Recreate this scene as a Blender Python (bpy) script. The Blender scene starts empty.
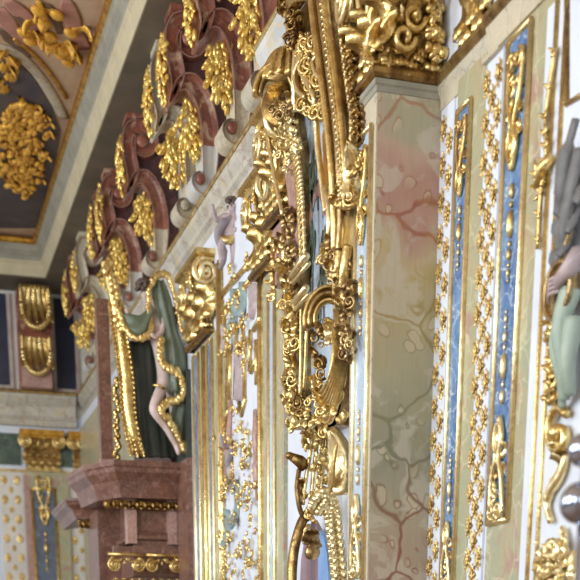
import bpy, bmesh, math, random
from mathutils import Vector, Matrix
random.seed(7)
PI = math.pi
SC = bpy.context.scene
COL = SC.collection

# ------------------------------------------------------------------ camera
V1 = Vector((-98, 670)); V2 = Vector((4400, 670)); V3 = Vector((275, 5300))      # vanishing points of depth, width, height
HP = Vector((275, 670 + (275 + 98) * (4400 - 275) / (5300 - 670)))               # principal point
FP = math.sqrt((275 + 98) * (4400 - 275) - (HP.y - 670) ** 2)                    # focal length in pixels
def _d(v): return Vector((v.x - HP.x, v.y - HP.y, FP)).normalized()
DX, DY, DZ = _d(V2), _d(V1), -_d(V3)
def hit(u, v, ax, val):
    c = Vector((u - HP.x, v - HP.y, FP)); r = Vector((c.dot(DX), c.dot(DY), c.dot(DZ)))
    return r * (val / r[ax])
cd = bpy.data.cameras.new('camera'); cam = bpy.data.objects.new('camera', cd); COL.objects.link(cam); SC.camera = cam
cam.matrix_world = Matrix(((DX.x, -DX.y, -DX.z, 0), (DY.x, -DY.y, -DY.z, 0), (DZ.x, -DZ.y, -DZ.z, 0), (0, 0, 0, 1)))
cd.sensor_width = 36; cd.sensor_fit = 'HORIZONTAL'; cd.lens = FP * 36 / 580
cd.shift_x = (290 - HP.x) / 580; cd.shift_y = (HP.y - 290) / 580
cd.clip_start = .05; cd.clip_end = 200
cd.dof.use_dof = True; cd.dof.focus_distance = 9.2; cd.dof.aperture_fstop = 1.9

# ------------------------------------------------------------------ light
w = bpy.data.worlds.new('world'); SC.world = w; w.use_nodes = True
bg = w.node_tree.nodes['Background']; bg.inputs[0].default_value = (.84, .92, 1, 1); bg.inputs[1].default_value = .27
def area(name, loc, target, sx, sy, power, col):
    l = bpy.data.lights.new(name, 'AREA'); l.shape = 'RECTANGLE'; l.size = sx; l.size_y = sy; l.energy = power; l.color = col
    o = bpy.data.objects.new(name, l); COL.objects.link(o); o.location = loc
    o.rotation_euler = (Vector(target) - Vector(loc)).to_track_quat('-Z', 'Y').to_euler()
for i, (y, pw) in enumerate([(-1, 330), (5, 520), (11, 520), (17, 310)]):
    area('window_light', (-7.5, y, 3.4), (3.5, y + 3.0, 2.6), 1.7, 5.0, pw, (.90, .96, 1))
area('window_light', (-2, -6, 3.0), (2.5, 12, 3.5), 5, 4, 230, (.92, .96, 1))
SC.view_settings.view_transform = 'Standard'; SC.view_settings.look = 'None'
SC.view_settings.gamma = 1; SC.view_settings.use_curve_mapping = False; SC.view_settings.exposure = 0.30

# ------------------------------------------------------------------ materials
class NT:
    def __init__(s, name):
        s.m = bpy.data.materials.new(name); s.m.use_nodes = True; s.t = s.m.node_tree; s.b = s.t.nodes['Principled BSDF']
        s.co = s.n('ShaderNodeTexCoord').outputs['Object']
        g = s.n('ShaderNodeNewGeometry'); s.pos = g.outputs['Position']
    def n(s, k, **kw):
        x = s.t.nodes.new(k)
        for a, b in kw.items(): setattr(x, a, b)
        return x
    def l(s, a, b): s.t.links.new(a, b)
    def mp(s, scale=(1, 1, 1), rot=(0, 0, 0), src=None, loc=(0, 0, 0)):
        x = s.n('ShaderNodeMapping'); x.inputs['Scale'].default_value = scale; x.inputs['Rotation'].default_value = rot
        x.inputs['Location'].default_value = loc
        s.l(src or s.pos, x.inputs[0]); return x.outputs[0]
    def noise(s, sc, det=4, rough=.55, dist=0, vec=None):
        x = s.n('ShaderNodeTexNoise'); x.inputs['Scale'].default_value = sc; x.inputs['Detail'].default_value = det
        x.inputs['Roughness'].default_value = rough; x.inputs['Distortion'].default_value = dist
        s.l(vec or s.pos, x.inputs['Vector']); return x.outputs['Fac']
    def vor(s, sc, feat='DISTANCE_TO_EDGE', vec=None):
        x = s.n('ShaderNodeTexVoronoi', feature=feat); x.inputs['Scale'].default_value = sc
        s.l(vec or s.pos, x.inputs['Vector']); return x.outputs['Distance']
    def ramp(s, fac, stops, interp='LINEAR'):
        x = s.n('ShaderNodeValToRGB'); x.color_ramp.interpolation = interp; e = x.color_ramp.elements
        while len(e) < len(stops): e.new(.5)
        for i, (p, c) in enumerate(stops):
            e[i].position = p; e[i].color = (*c, 1) if isinstance(c, tuple) else (c, c, c, 1)
        s.l(fac, x.inputs[0]); return x.outputs[0]
    def mix(s, f, a, b, mode='MIX'):
        x = s.n('ShaderNodeMix', data_type='RGBA', blend_type=mode)
        for i, q in ((0, f), (6, a), (7, b)):
            if isinstance(q, (int, float)): x.inputs[i].default_value = q
            elif isinstance(q, tuple): x.inputs[i].default_value = (*q, 1)
            else: s.l(q, x.inputs[i])
        return x.outputs[2]
    def fin(s, col, rough=.5, metal=0, bump=None, bs=.3, bd=.01, spec=.5):
        if isinstance(col, tuple): s.b.inputs['Base Color'].default_value = (*col, 1)
        else: s.l(col, s.b.inputs['Base Color'])
        if isinstance(rough, (int, float)): s.b.inputs['Roughness'].default_value = rough
        else: s.l(rough, s.b.inputs['Roughness'])
        s.b.inputs['Metallic'].default_value = metal; s.b.inputs['Specular IOR Level'].default_value = spec
        if bump is not None:
            x = s.n('ShaderNodeBump'); x.inputs['Strength'].default_value = bs; x.inputs['Distance'].default_value = bd
            s.l(bump, x.inputs['Height']); s.l(x.outputs[0], s.b.inputs['Normal'])
        return s.m
def sr(r, g, b):
    f = lambda c: ((c / 255 + .055) / 1.055) ** 2.4 if c > 10 else c / 255 / 12.92
    return (f(r), f(g), f(b))

def gold(name, hi, lo, amt=.5, rough=.36, sc=9):
    s = NT(name); a = s.noise(sc, 6, .65); b = s.noise(sc * 7, 3)
    f = s.ramp(a, [(amt - .12, 0.0), (amt + .16, 1.0)])
    c = s.mix(f, hi, lo); c = s.mix(s.ramp(b, [(.62, 0.0), (.75, .8)]), c, sr(96, 62, 40))
    r = s.ramp(a, [(.3, rough - .12), (.7, rough + .10)])
    e = s.ramp(s.noise(sc * 2.6, 5, .75), [(.62, 0.0), (.72, .6)]); c = s.mix(e, c, sr(84, 58, 38))
    e2 = s.ramp(s.noise(sc * 4.1, 4, .7, 0, s.mp((1, 1, 1), (1, 2, 0))), [(.60, 0.0), (.72, .5)]); c = s.mix(e2, c, sr(250, 236, 196))
    return s.fin(c, r, .92, s.noise(sc * 3, 4, .55), .5, .009)
M = {}
M['gold'] = gold('gilding', sr(240, 214, 146), sr(176, 138, 76), .52, .33)
M['pale_gold'] = gold('pale_gilding', sr(250, 232, 180), sr(204, 176, 122), .55, .36)
M['old_gold'] = gold('worn_gilding', sr(200, 172, 118), sr(124, 94, 60), .47, .36)
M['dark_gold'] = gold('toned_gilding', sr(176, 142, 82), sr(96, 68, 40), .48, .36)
M['deep_gold'] = gold('amber_gilding', sr(226, 176, 80), sr(168, 116, 40), .5, .38)

def marble(name, base, patch, vein, sc=1.6, rot=.5, vw=.02, pamt=.5, rough=.28, extra=None):
    s = NT(name); v = s.mp((1, 1, 1), (rot, rot * .7, .3))
    d = s.n('ShaderNodeTexNoise'); d.inputs['Scale'].default_value = sc * 1.7; d.inputs['Detail'].default_value = 5; s.l(v, d.inputs['Vector'])
    ad = s.n('ShaderNodeVectorMath', operation='MULTIPLY_ADD'); s.l(d.outputs['Color'], ad.inputs[0]); ad.inputs[1].default_value = (.5, .5, .5); s.l(v, ad.inputs[2])
    vv = ad.outputs[0]
    c = s.mix(s.ramp(s.noise(sc, 5, .6, 1.2, vv), [(pamt - .12, 0.0), (pamt + .12, 1.0)]), base, patch)
    if extra: c = s.mix(s.ramp(s.noise(sc * 2.3, 4, .6, .8, s.mp((1, 1, 1), (1, .3, 2))), [(.56, 0.0), (.66, .85)]), c, extra)
    c = s.mix(s.ramp(s.vor(sc * 2.2, vec=vv), [(0, .9), (vw, .5), (vw * 2.2, 0.0)]), c, vein)
    c = s.mix(s.ramp(s.noise(sc * 14, 4, .7), [(.4, 0.0), (.8, .3)]), c, vein)
    return s.fin(c, rough)
M['leaf_gold'] = gold('yellow_gilding', sr(254, 226, 136), sr(214, 168, 74), .52, .38)
M['leaf_gold'].node_tree.nodes['Principled BSDF'].inputs['Metallic'].default_value = .74
M['red_marble'] = marble('red_marble', sr(150, 86, 66), sr(112, 62, 50), sr(166, 128, 108), 2.4, .6, .012, .5, .35, sr(190, 160, 132))
M['flower_gold'] = gold('flower_gilding', sr(232, 202, 132), sr(150, 116, 66), .48, .42, 26)
M['fresco_gold'] = gold('painted_gold', sr(244, 190, 76), sr(186, 126, 40), .5, .5)
M['fresco_gold'].node_tree.nodes['Principled BSDF'].inputs['Metallic'].default_value = .25
M['maroon'] = marble('maroon_marble', sr(84, 46, 44), sr(62, 36, 38), sr(120, 84, 74), 2.5, .2, .01, .5, .5)
M['brown_marble'] = marble('brown_marble', sr(120, 80, 64), sr(92, 58, 46), sr(170, 140, 126), 4, .9, .012, .5, .3, sr(150, 112, 104))
M['pale_brown_marble'] = marble('pale_brown_marble', sr(176, 136, 124), sr(150, 110, 100), sr(206, 180, 168), 5, .9, .03, .5, .35)
M['cream_marble'] = marble('cream_marble', sr(206, 192, 164), sr(188, 180, 160), sr(150, 138, 120), 2, .4, .012, .5, .4)
M['grey_marble'] = marble('grey_marble', sr(206, 206, 204), sr(184, 186, 188), sr(206, 190, 150), 1.3, .3, .02, .5, .4)
M['entab'] = marble('entablature_marble', sr(200, 194, 180), sr(176, 172, 160), sr(160, 140, 120), 1.6, .3, .02, .5, .4, sr(206, 190, 150))
M['green_marble'] = marble('green_marble', sr(156, 160, 132), sr(174, 160, 124), sr(196, 190, 160), 1.7, .5, .02, .5, .3, sr(168, 128, 116))
M['dark_green'] = marble('dark_green_marble', sr(74, 92, 80), sr(58, 74, 66), sr(120, 132, 112), 2.5, .5, .02, .5, .35)
M['blue_marble'] = marble('blue_marble', sr(46, 86, 142), sr(98, 136, 178), sr(196, 212, 226), 2.2, .8, .012, .5, .25)
M['pale_blue_marble'] = marble('pale_blue_marble', sr(164, 184, 206), sr(178, 194, 210), sr(210, 216, 224), 2.2, .8, .015, .5, .3)
M['far_blue'] = marble('far_blue_marble', sr(82, 92, 112), sr(98, 108, 126), sr(140, 148, 158), 2.2, .8, .015, .5, .3)
def plain(name, c1, c2, sc=3, rough=.6, metal=0, bs=.15):
    s = NT(name); n = s.noise(sc, 5, .6)
    return s.fin(s.mix(s.ramp(n, [(.35, 0.0), (.65, 1.0)]), c1, c2), rough, metal, s.noise(sc * 12, 3), bs, .004)
M['white'] = plain('white_plaster', sr(218, 223, 232), sr(206, 212, 224), 2)
M['warm_white'] = plain('warm_white_plaster', sr(222, 216, 206), sr(206, 200, 192), 2)
M['soffit'] = plain('grey_soffit', sr(112, 102, 84), sr(96, 88, 74), 3)
M['cream'] = plain('cream_moulding', sr(200, 188, 156), sr(184, 172, 142), 4)
M['cornice_grey'] = plain('cornice_grey', sr(158, 154, 138), sr(138, 134, 120), 4)
M['bracket_edge'] = plain('bracket_edge', sr(196, 184, 174), sr(168, 150, 140), 5)
M['lip'] = plain('bracket_lip', sr(158, 122, 106), sr(132, 94, 80), 5)
M['painted_rose'] = plain('painted_rose', sr(186, 134, 116), sr(160, 112, 96), 5, .7)
M['painted_umber'] = plain('painted_umber', sr(96, 72, 54), sr(120, 92, 66), 5, .7)
M['floor'] = plain('floor_wood', sr(150, 120, 90), sr(120, 92, 66), 2, .4)
M['glass'] = plain('dark_window_glass', sr(58, 64, 84), sr(48, 52, 68), 2, .25)
M['grey_relief'] = plain('grey_relief', sr(150, 140, 142), sr(122, 112, 116), 9, .5)
M['mauve_relief'] = plain('mauve_relief', sr(190, 172, 172), sr(160, 142, 142), 9, .5)
M['teal_relief'] = plain('teal_relief', sr(142, 158, 158), sr(116, 134, 134), 9, .5)
M['flesh'] = plain('painted_flesh', sr(214, 196, 190), sr(196, 172, 166), 8, .45)
M['hair'] = plain('painted_hair', sr(104, 88, 80), sr(78, 64, 58), 20, .6)
M['green_cloth'] = plain('painted_green_cloth', sr(88, 98, 80), sr(112, 122, 102), 5, .4)
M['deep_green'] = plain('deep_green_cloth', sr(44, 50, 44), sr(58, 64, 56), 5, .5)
M['pale_green_cloth'] = plain('pale_green_cloth', sr(140, 156, 142), sr(168, 180, 162), 6, .45)
M['chrome'] = plain('polished_steel', sr(176, 182, 196), sr(164, 170, 186), 3, .12, .95)
M['mauve_paint'] = plain('mauve_paint', sr(150, 124, 132), sr(132, 106, 116), 5, .5)
M['blue_paint'] = plain('blue_paint', sr(112, 148, 200), sr(130, 166, 212), 5, .4)
M['grey_wing'] = plain('grey_painted_wing', sr(120, 118, 116), sr(96, 94, 94), 8, .5)
M['fresco_cream'] = plain('fresco_cream', sr(200, 174, 146), sr(186, 154, 124), 4, .7)
M['fresco_dark'] = plain('fresco_dark', sr(70, 64, 72), sr(92, 80, 78), 4, .7)

# big veined marble of the near pilaster: patches, ovals and lines inlaid in a green-grey ground
def near_marble():
    s = NT('veined_scagliola')
    dn = s.n('ShaderNodeTexNoise'); dn.inputs['Scale'].default_value = 2.2; dn.inputs['Detail'].default_value = 3; s.l(s.pos, dn.inputs['Vector'])
    ad = s.n('ShaderNodeVectorMath', operation='MULTIPLY_ADD'); s.l(dn.outputs['Color'], ad.inputs[0]); ad.inputs[1].default_value = (.45, .45, .45); s.l(s.pos, ad.inputs[2])
    vv = ad.outputs[0]
    sx = s.n('ShaderNodeSeparateXYZ'); s.l(s.pos, sx.inputs[0])
    zz = s.n('ShaderNodeMath', operation='MULTIPLY_ADD'); s.l(dn.outputs['Fac'], zz.inputs[0]); zz.inputs[1].default_value = 1.1; s.l(sx.outputs['Z'], zz.inputs[2])
    zn = s.n('ShaderNodeMath', operation='DIVIDE'); s.l(zz.outputs[0], zn.inputs[0]); zn.inputs[1].default_value = 5.0
    # bands from bottom to top: rose, olive, green-grey, ochre, rose, green
    g = s.ramp(zn.outputs[0], [(.20, sr(172, 146, 128)), (.30, sr(174, 160, 136)), (.37, sr(148, 146, 124)), (.50, sr(172, 164, 134)),
                               (.60, sr(178, 160, 112)), (.64, sr(186, 168, 134)), (.69, sr(176, 136, 122)), (.75, sr(186, 158, 140)), (.79, sr(166, 160, 136))])
    veinc = s.ramp(zn.outputs[0], [(.28, sr(134, 78, 62)), (.40, sr(118, 122, 96)), (.52, sr(150, 138, 86)), (.64, sr(176, 130, 64)), (.70, sr(148, 86, 74)), (.80, sr(160, 120, 92))])
    pale = s.ramp(s.noise(3.0, 4, .6, .6, vv), [(.50, 0.0), (.56, .55)])
    c = s.mix(pale, g, sr(198, 190, 172))
    # egg-shaped inclusions
    vo = s.n('ShaderNodeTexVoronoi', feature='F1'); vo.inputs['Scale'].default_value = 7.0; vo.inputs['Randomness'].default_value = .9
    s.l(s.mp((1, 1, .8), (0, .4, 0), vv), vo.inputs['Vector'])
    msk = s.ramp(s.noise(2.4, 2, .5, 0, s.mp((1, 1, 1), (0, 0, 0), None, (3, 1, 2))), [(.46, 0.0), (.54, 1.0)])
    egg = s.ramp(vo.outputs['Distance'], [(.26, .7), (.30, 0.0)]); rim = s.ramp(vo.outputs['Distance'], [(.26, 0.0), (.30, .8), (.36, 0.0)])
    c = s.mix(s.mix(1.0, egg, msk, 'MULTIPLY'), c, sr(196, 182, 152))
    c = s.mix(s.mix(1.0, rim, msk, 'MULTIPLY'), c, veinc)
    ln = s.ramp(s.vor(1.9, vec=s.mp((1, 1, 1), (0, .75, 0), vv)), [(0, .9), (.012, .8), (.03, 0.0)])
    c = s.mix(ln, c, veinc)
    c = s.mix(s.ramp(s.noise(1, 3, .6, 0, s.mp((60, 60, 5))), [(.45, 0.0), (.8, .18)]), c, sr(120, 112, 90))
    return s.fin(c, .3)
M['near_marble'] = near_marble()

# ------------------------------------------------------------------ mesh builder
class MB:
    def __init__(s): s.v = []; s.f = []; s.m = []; s.sm = []
    def add(s, vs, fs, mi=0, smooth=True):
        o = len(s.v); s.v += [tuple(p) for p in vs]
        for f in fs: s.f.append([i + o for i in f]); s.m.append(mi); s.sm.append(smooth)
        return s
    def box(s, x0, x1, y0, y1, z0, z1, mi=0):
        vs = [(x, y, z) for x in (x0, x1) for y in (y0, y1) for z in (z0, z1)]
        return s.add(vs, [(0, 1, 3, 2), (4, 6, 7, 5), (0, 4, 5, 1), (2, 3, 7, 6), (0, 2, 6, 4), (1, 5, 7, 3)], mi, False)
    def grid(s, rows, mi=0, closeu=False, closev=False, smooth=True, caps=False):
        nu, nv = len(rows), len(rows[0]); vs = [p for r in rows for p in r]; fs = []
        for i in range(nu if closeu else nu - 1):
            for j in range(nv if closev else nv - 1):
                a, b = i, (i + 1) % nu; c, d = j, (j + 1) % nv
                fs.append((a * nv + c, b * nv + c, b * nv + d, a * nv + d))
        if caps: fs.append(tuple(range(nv))[::-1]); fs.append(tuple((nu - 1) * nv + j for j in range(nv)))
        return s.add(vs, fs, mi, smooth)
    def build(s, name, mats, parent=None):
        me = bpy.data.meshes.new(name); me.from_pydata(s.v, [], s.f)
        for m in (mats if isinstance(mats, (list, tuple)) else [mats]): me.materials.append(M[m] if isinstance(m, str) else m)
        me.polygons.foreach_set('material_index', s.m); me.polygons.foreach_set('use_smooth', s.sm); me.update()
        bm = bmesh.new(); bm.from_mesh(me); bmesh.ops.recalc_face_normals(bm, faces=bm.faces); bm.to_mesh(me); bm.free()
        o = bpy.data.objects.new(name, me); COL.objects.link(o)
        if parent: o.parent = parent; o.matrix_parent_inverse = parent.matrix_world.inverted()
        return o
def thing(name, label, cat, loc=(0, 0, 0), group=None):
    o = bpy.data.objects.new(name, None); COL.objects.link(o); o.matrix_world = Matrix.Translation(Vector(loc)); o.empty_display_size = .1
    o['label'] = label; o['category'] = cat
    if group: o['group'] = group
    return o
def tag(o, label, cat, group=None):
    o['label'] = label; o['category'] = cat
    if group: o['group'] = group
    return o
def struct(o): o['kind'] = 'structure'; return o

class Fr:                                            # a local frame: a, b in the face, n out of it
    def __init__(s, O, A, B, N): s.O, s.A, s.B, s.N = Vector(O), Vector(A).normalized(), Vector(B).normalized(), Vector(N).normalized()
    def p(s, a, b, n=0): return s.O + s.A * a + s.B * b + s.N * n
    def at(s, a, b, n=0, th=0): return Fr(s.p(a, b, n), s.A * math.cos(th) + s.B * math.sin(th), -s.A * math.sin(th) + s.B * math.cos(th), s.N)
def RW(X): return Fr((X, 0, 0), (0, 1, 0), (0, 0, 1), (-1, 0, 0))          # right wall: a = depth, b = height
def FW(Y): return Fr((0, Y, 0), (1, 0, 0), (0, 0, 1), (0, -1, 0))          # faces the camera: a = width
def px(u, v, X):                                                             # (depth, height) on the plane X
    p = hit(u, v, 0, X); return (p.y, p.z)
def py(u, v, Y):
    p = hit(u, v, 1, Y); return (p.x, p.z)

def blob(mb, fr, a, b, n, ra, rb, rn, th=0, mi=0, k=8):
    f = fr.at(a, b, n, th); rows = []
    for i in range(5 + 1):
        t = PI * i / 5; rows.append([f.p(ra * math.sin(t) * math.cos(2 * PI * j / k), rb * -math.cos(t), rn * math.sin(t) * math.sin(2 * PI * j / k)) for j in range(k)])
    mb.grid(rows, mi, closev=True)
def rod(mb, fr, pts, rad, k=8, flat=1.0, mi=0, closed=False):
    P = [fr.p(*(q if len(q) == 3 else (q[0], q[1], 0))) for q in pts]; n = len(P); rows = []
    for i, p in enumerate(P):
        t = (P[(i + 1) % n] - P[i - 1]) if closed else (P[min(i + 1, n - 1)] - P[max(i - 1, 0)])
        t = t.normalized() if t.length > 1e-9 else fr.B
        N = fr.N - t * fr.N.dot(t)
        if N.length < .15: N = fr.A - t * fr.A.dot(t)
        N.normalize(); S = t.cross(N)
        r = rad[min(i, len(rad) - 1)] if isinstance(rad, (list, tuple)) else rad
        rows.append([p + S * (r * math.cos(2 * PI * j / k)) + N * (r * flat * math.sin(2 * PI * j / k)) for j in range(k)])
    mb.grid(rows, mi, closeu=closed, closev=True, caps=not closed)
def smooth_path(pts, n=6):
    if len(pts) < 3: return pts
    out = []; P = [pts[0]] + list(pts) + [pts[-1]]
    for i in range(1, len(P) - 2):
        for k in range(n):
            t = k / n; out.append(tuple(.5 * ((2 * b) + (-a + c) * t + (2 * a - 5 * b + 4 * c - d) * t * t + (-a + 3 * b - 3 * c + d) * t ** 3)
                                        for a, b, c, d in zip(P[i - 1], P[i], P[i + 1], P[i + 2])))
    out.append(tuple(pts[-1])); return out
def leaf(mb, fr, a, b, n, L, W, th=PI / 2, curl=.8, lift=.2, lobes=4, mi=0, cup=.25, nu=11, nv=7):
    """an acanthus leaf growing along th, rising off the face and curling back"""
    f = fr.at(a, b, n, th); top = []; bot = []; x = z = 0; ang = lift; tk = W * .09
    for i in range(nu):
        t = i / (nu - 1)
        wv = W * .5 * (math.sin(PI * min(1, .12 + .88 * t) ** .85) ** .6 if t < .999 else .08) * (.68 + .32 * abs(math.sin(lobes * PI * t + .4)))
        r1 = []; r2 = []
        for j in range(nv):
            q = 2 * j / (nv - 1) - 1; h = cup * W * .5 * (1 - q * q) + W * .07 * math.cos(q * 3 * PI)
            p = (x - math.sin(ang) * h, wv * q, z + math.cos(ang) * h)
            r1.append(f.p(*p)); r2.append(f.p(p[0] + math.sin(ang) * tk, p[1], p[2] - math.cos(ang) * tk))
        top.append(r1); bot.append(r2)
        ds = L / (nu - 1); x += ds * math.cos(ang); z += ds * math.sin(ang)
        ang = lift + curl * math.sin(2.6 * t - .9) if curl else lift
    ring = [top[i] + bot[i][::-1] for i in range(nu)]
    mb.grid(ring, mi, closev=True, caps=True)
def spiral(cx, cy, r0, r1, a0, a1, n=26):
    return [(cx + (r0 + (r1 - r0) * i / n) * math.cos(a0 + (a1 - a0) * i / n), cy + (r0 + (r1 - r0) * i / n) * math.sin(a0 + (a1 - a0) * i / n)) for i in range(n + 1)]
def volute(mb, fr, a, b, n, R, a0=0, turns=2.0, sgn=1, w=.16, dep=.9, mi=0):
    pts = spiral(a, b, R, R * .18, a0, a0 + sgn * 2 * PI * turns, 34)
    rod(mb, fr, [(p[0], p[1], n + R * .25 * i / 34) for i, p in enumerate(pts)], [R * w * (1 - .45 * i / 34) for i in range(35)], 8, dep, mi)
    blob(mb, fr, a, b, n + R * .3, R * .2, R * .2, R * .2, 0, mi)
    disc(mb, fr, a, b, n - R * .1, R * .96, R * .16, mi)
def disc(mb, fr, a, b, n, R, h, mi=0, k=18):
    ring = lambda r, z: [fr.p(a + r * math.cos(2 * PI * j / k), b + r * math.sin(2 * PI * j / k), n + z) for j in range(k)]
    mb.grid([ring(R, -h), ring(R, 0), ring(R * .9, h * .3), ring(R * .02, h * .3)], mi, closev=True, caps=True)
def shell(mb, fr, a, b, n, R, a0, a1, ribs=9, dep=.35, mi=0):
    rows = []; rows2 = []
    for i in range(9):
        t = i / 8; r = R * (.12 + .88 * t); rr = []; r2 = []
        for j in range(ribs * 4 + 1):
            q = j / (ribs * 4); an = a0 + (a1 - a0) * q; rp = abs(math.sin(ribs * PI * q))
            e = r * (1 + .07 * rp * t); h = dep * R * math.sin(PI * .5 * t) ** .8 + R * .07 * rp * t - R * .12 * max(0, t - .8) * 5 * .5
            rr.append(fr.p(a + e * math.cos(an), b + e * math.sin(an), n + h)); r2.append(fr.p(a + e * math.cos(an), b + e * math.sin(an), n + h - R * .05))
        rows.append(rr); rows2.append(r2)
    mb.grid([rows[i] + rows2[i][::-1] for i in range(9)], mi, closev=True, caps=True)
def strip(mb, fr, pts, w, h, mi=0, closed=False):     # half round moulding
    rod(mb, fr, pts, w * .5, 8, 2 * h / w, mi, closed)
def cluster(mb, fr, a, b, n, W, H, cnt, size, mi=0, bulge=.1, seed=0, droop=0.0):
    """a heap of overlapping leaf lobes filling an oval"""
    rg = random.Random(seed)
    for i in range(cnt):
        r = math.sqrt(rg.random()); an = rg.random() * 2 * PI
        da, db = r * math.cos(an) * W / 2, r * math.sin(an) * H / 2
        s = size * (.6 + .7 * rg.random())
        if i % 3 == 0: blob(mb, fr, a + da, b + db, n + bulge * (1 - r * r), s * .42, s * .9, s * .45, (rg.random() - .5) * 1.4, mi)
        else: leaf(mb, fr, a + da, b + db, n + bulge * (1 - r * r), s * 2.3, s * 1.15, -PI / 2 + (da / W) * 2.2 + (rg.random() - .5) * 1.1 + droop, 1.5, .35 + .5 * rg.random(), 3, mi, .4, 7, 5)
def heap(mb, fr, a, b, n, W, H, cnt, size, mi=0, bulge=.1, seed=0):
    """hanging bunch of plump gilt lobes"""
    rg = random.Random(seed)
    for i in range(cnt):
        r = math.sqrt(rg.random()); an = rg.random() * 2 * PI; da, db = r * math.cos(an) * W / 2, r * math.sin(an) * H / 2
        s = size * rg.uniform(.6, 1.25)
        if i % 4: blob(mb, fr, a + da, b + db, n + bulge * (1 - r * r), s * .42, s * .85, s * .42, (da / W) * 1.4 + rg.uniform(-.5, .5), mi, 7)
        else: leaf(mb, fr, a + da, b + db + s, n + bulge * (1 - r * r), s * 1.9, s * 1.1, -PI / 2 + (da / W) * 1.6, 1.1, .3, 3, mi, .4, 7, 5)
def spray(mb, fr, pts, W, size, mi=0, seed=0, r=.012):
    """a stem with pairs of leaves along it"""
    rg = random.Random(seed); pts = smooth_path(pts, 5); rod(mb, fr, pts, r, 6, 1.2, mi)
    for i in range(1, len(pts) - 1, 2):
        p, q = pts[i], pts[i + 1]; th = math.atan2(q[1] - p[1], q[0] - p[0])
        for sg in (-1, 1):
            n = p[2] if len(p) > 2 else 0
            leaf(mb, fr, p[0], p[1], n + .01, size * (.8 + .5 * rg.random()), size * .55, th + sg * (.6 + .5 * rg.random()), 1.2, .4, 3, mi, .35, 7, 5)
def drops(mb, fr, a, b, n, L, mi=0):                 # husks hanging one under another
    y = b; k = 0
    while y > b - L:
        s = [.05, .022, .034, .016, .026][k % 5]; blob(mb, fr, a, y, n, s * .55, s, s * .55, 0, mi, 6); y -= s * 2.1; k += 1

# ------------------------------------------------------------------ the setting
XW = 3.54; YF = 24.4; ZC = 4.88
def wall_slab(name, *a, m='white'): return struct(MB().box(*a).build(name, m))
wall_slab('wall_right', XW, XW + .5, -3, YF + .5, -1.6, 4.5)
wall_slab('wall_far', -8, XW + .5, YF, YF + .4, -1.6, 4.5)
wall_slab('wall_right_attic', 3.80, 4.04, -3, YF + .5, 4.5, 7.6, m='warm_white')
wall_slab('wall_far_attic', -8, 3.8, YF + .05, YF + .45, 4.5, 7.6, m='warm_white')
wall_slab('floor', -9, XW + .5, -7, YF + .5, -1.75, -1.6, m='floor')
def prof_right(mb, prof, y0, y1, mi=0, y0c=None):    # a profile of (x, z) run along the right wall
    n = len(prof); rows = [[(x, y, z) for x, z in prof] for y in (y0, y1)]
    mb.add([p for r in rows for p in r], [(i, i + 1, n + i + 1, n + i) for i in range(n - 1)] + [tuple(range(n))[::-1], tuple(range(n, 2 * n))], mi, False)
def cornice_prof(x): return [(XW + .4, 4.33), (x + .12, 4.33), (x + .12, 4.42), (x + .10, 4.43), (x + .10, 4.50), (x + .13, 4.52), (x + .13, 4.66), (x + .09, 4.69), (x + .08, 4.73), (x + .03, 4.79), (x + .02, 4.845), (XW + .4, 4.845)]
def gold_prof(x): return [(x + .3, 4.85), (x + .01, 4.85), (x, 4.865), (x, 4.885), (x + .02, 4.90), (x + .3, 4.90)]
mb = MB(); prof_right(mb, cornice_prof(3.46), 11.02, YF); struct(mb.build('trim_1', 'entab'))
mb = MB(); prof_right(mb, gold_prof(3.46), 11.02, YF); struct(mb.build('trim_2', 'gold'))
mb = MB(); prof_right(mb, [(XW + .4, 4.56), (3.28, 4.56), (3.24, 4.60), (3.24, 4.66), (3.20, 4.70), (3.19, 4.73), (3.15, 4.79), (3.14, 4.845), (XW + .4, 4.845)], 2, 11.01); struct(mb.build('trim_3', 'grey_marble'))
mb = MB(); prof_right(mb, gold_prof(3.13), 2, 11.01); struct(mb.build('trim_4', 'gold'))
# far cornice
def prof_far(mb, prof, x0, x1, mi=0):
    n = len(prof); rows = [[(x, y, z) for y, z in prof] for x in (x0, x1)]
    mb.add([p for r in rows for p in r], [(i, i + 1, n + i + 1, n + i) for i in range(n - 1)] + [tuple(range(n))[::-1], tuple(range(n, 2 * n))], mi, False)
yf = YF - .12
mb = MB(); prof_far(mb, [(YF + .2, 4.33), (yf, 4.33), (yf, 4.42), (yf - .02, 4.44), (yf + .02, 4.5), (yf + .02, 4.66), (yf - .04, 4.72), (yf - .1, 4.80), (yf - .1, 4.845), (YF + .2, 4.845)], -8, 3.45); struct(mb.build('trim_5', 'entab'))
mb = MB(); prof_far(mb, [(YF + .2, 4.85), (yf - .13, 4.85), (yf - .14, 4.875), (yf - .12, 4.90), (YF + .2, 4.90)], -8, 3.45); struct(mb.build('trim_6', 'gold'))
# ceiling cornice: soffit, cream fascia, grey mouldings, gilt frame, mitred round the far corner
def ceil_ring(name, prof, mat):                      # prof: (offset into the room from the attic wall, z)
    mb = MB(); n = len(prof)
    rows = [[(3.8 - o, -3, z) for o, z in prof], [(3.8 - o, YF + .05 - o, z) for o, z in prof], [(-8, YF + .05 - o, z) for o, z in prof]]
    mb.add([p for r in rows for p in r], [(r * n + i, r * n + (i + 1) % n, (r + 1) * n + (i + 1) % n, (r + 1) * n + i) for r in (0, 1) for i in range(n)] + [tuple(range(n))[::-1], tuple(range(2 * n, 3 * n))], 0, False)
    return struct(mb.build(name, mat))
ceil_ring('trim_7', [(0, 6.56), (.88, 6.56), (.88, 6.70), (0, 6.70)], 'soffit')
ceil_ring('trim_8', [(.86, 6.575), (.89, 6.575), (.93, 6.74), (.96, 6.77), (.96, 6.80), (.86, 6.80)], 'cream')
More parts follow.
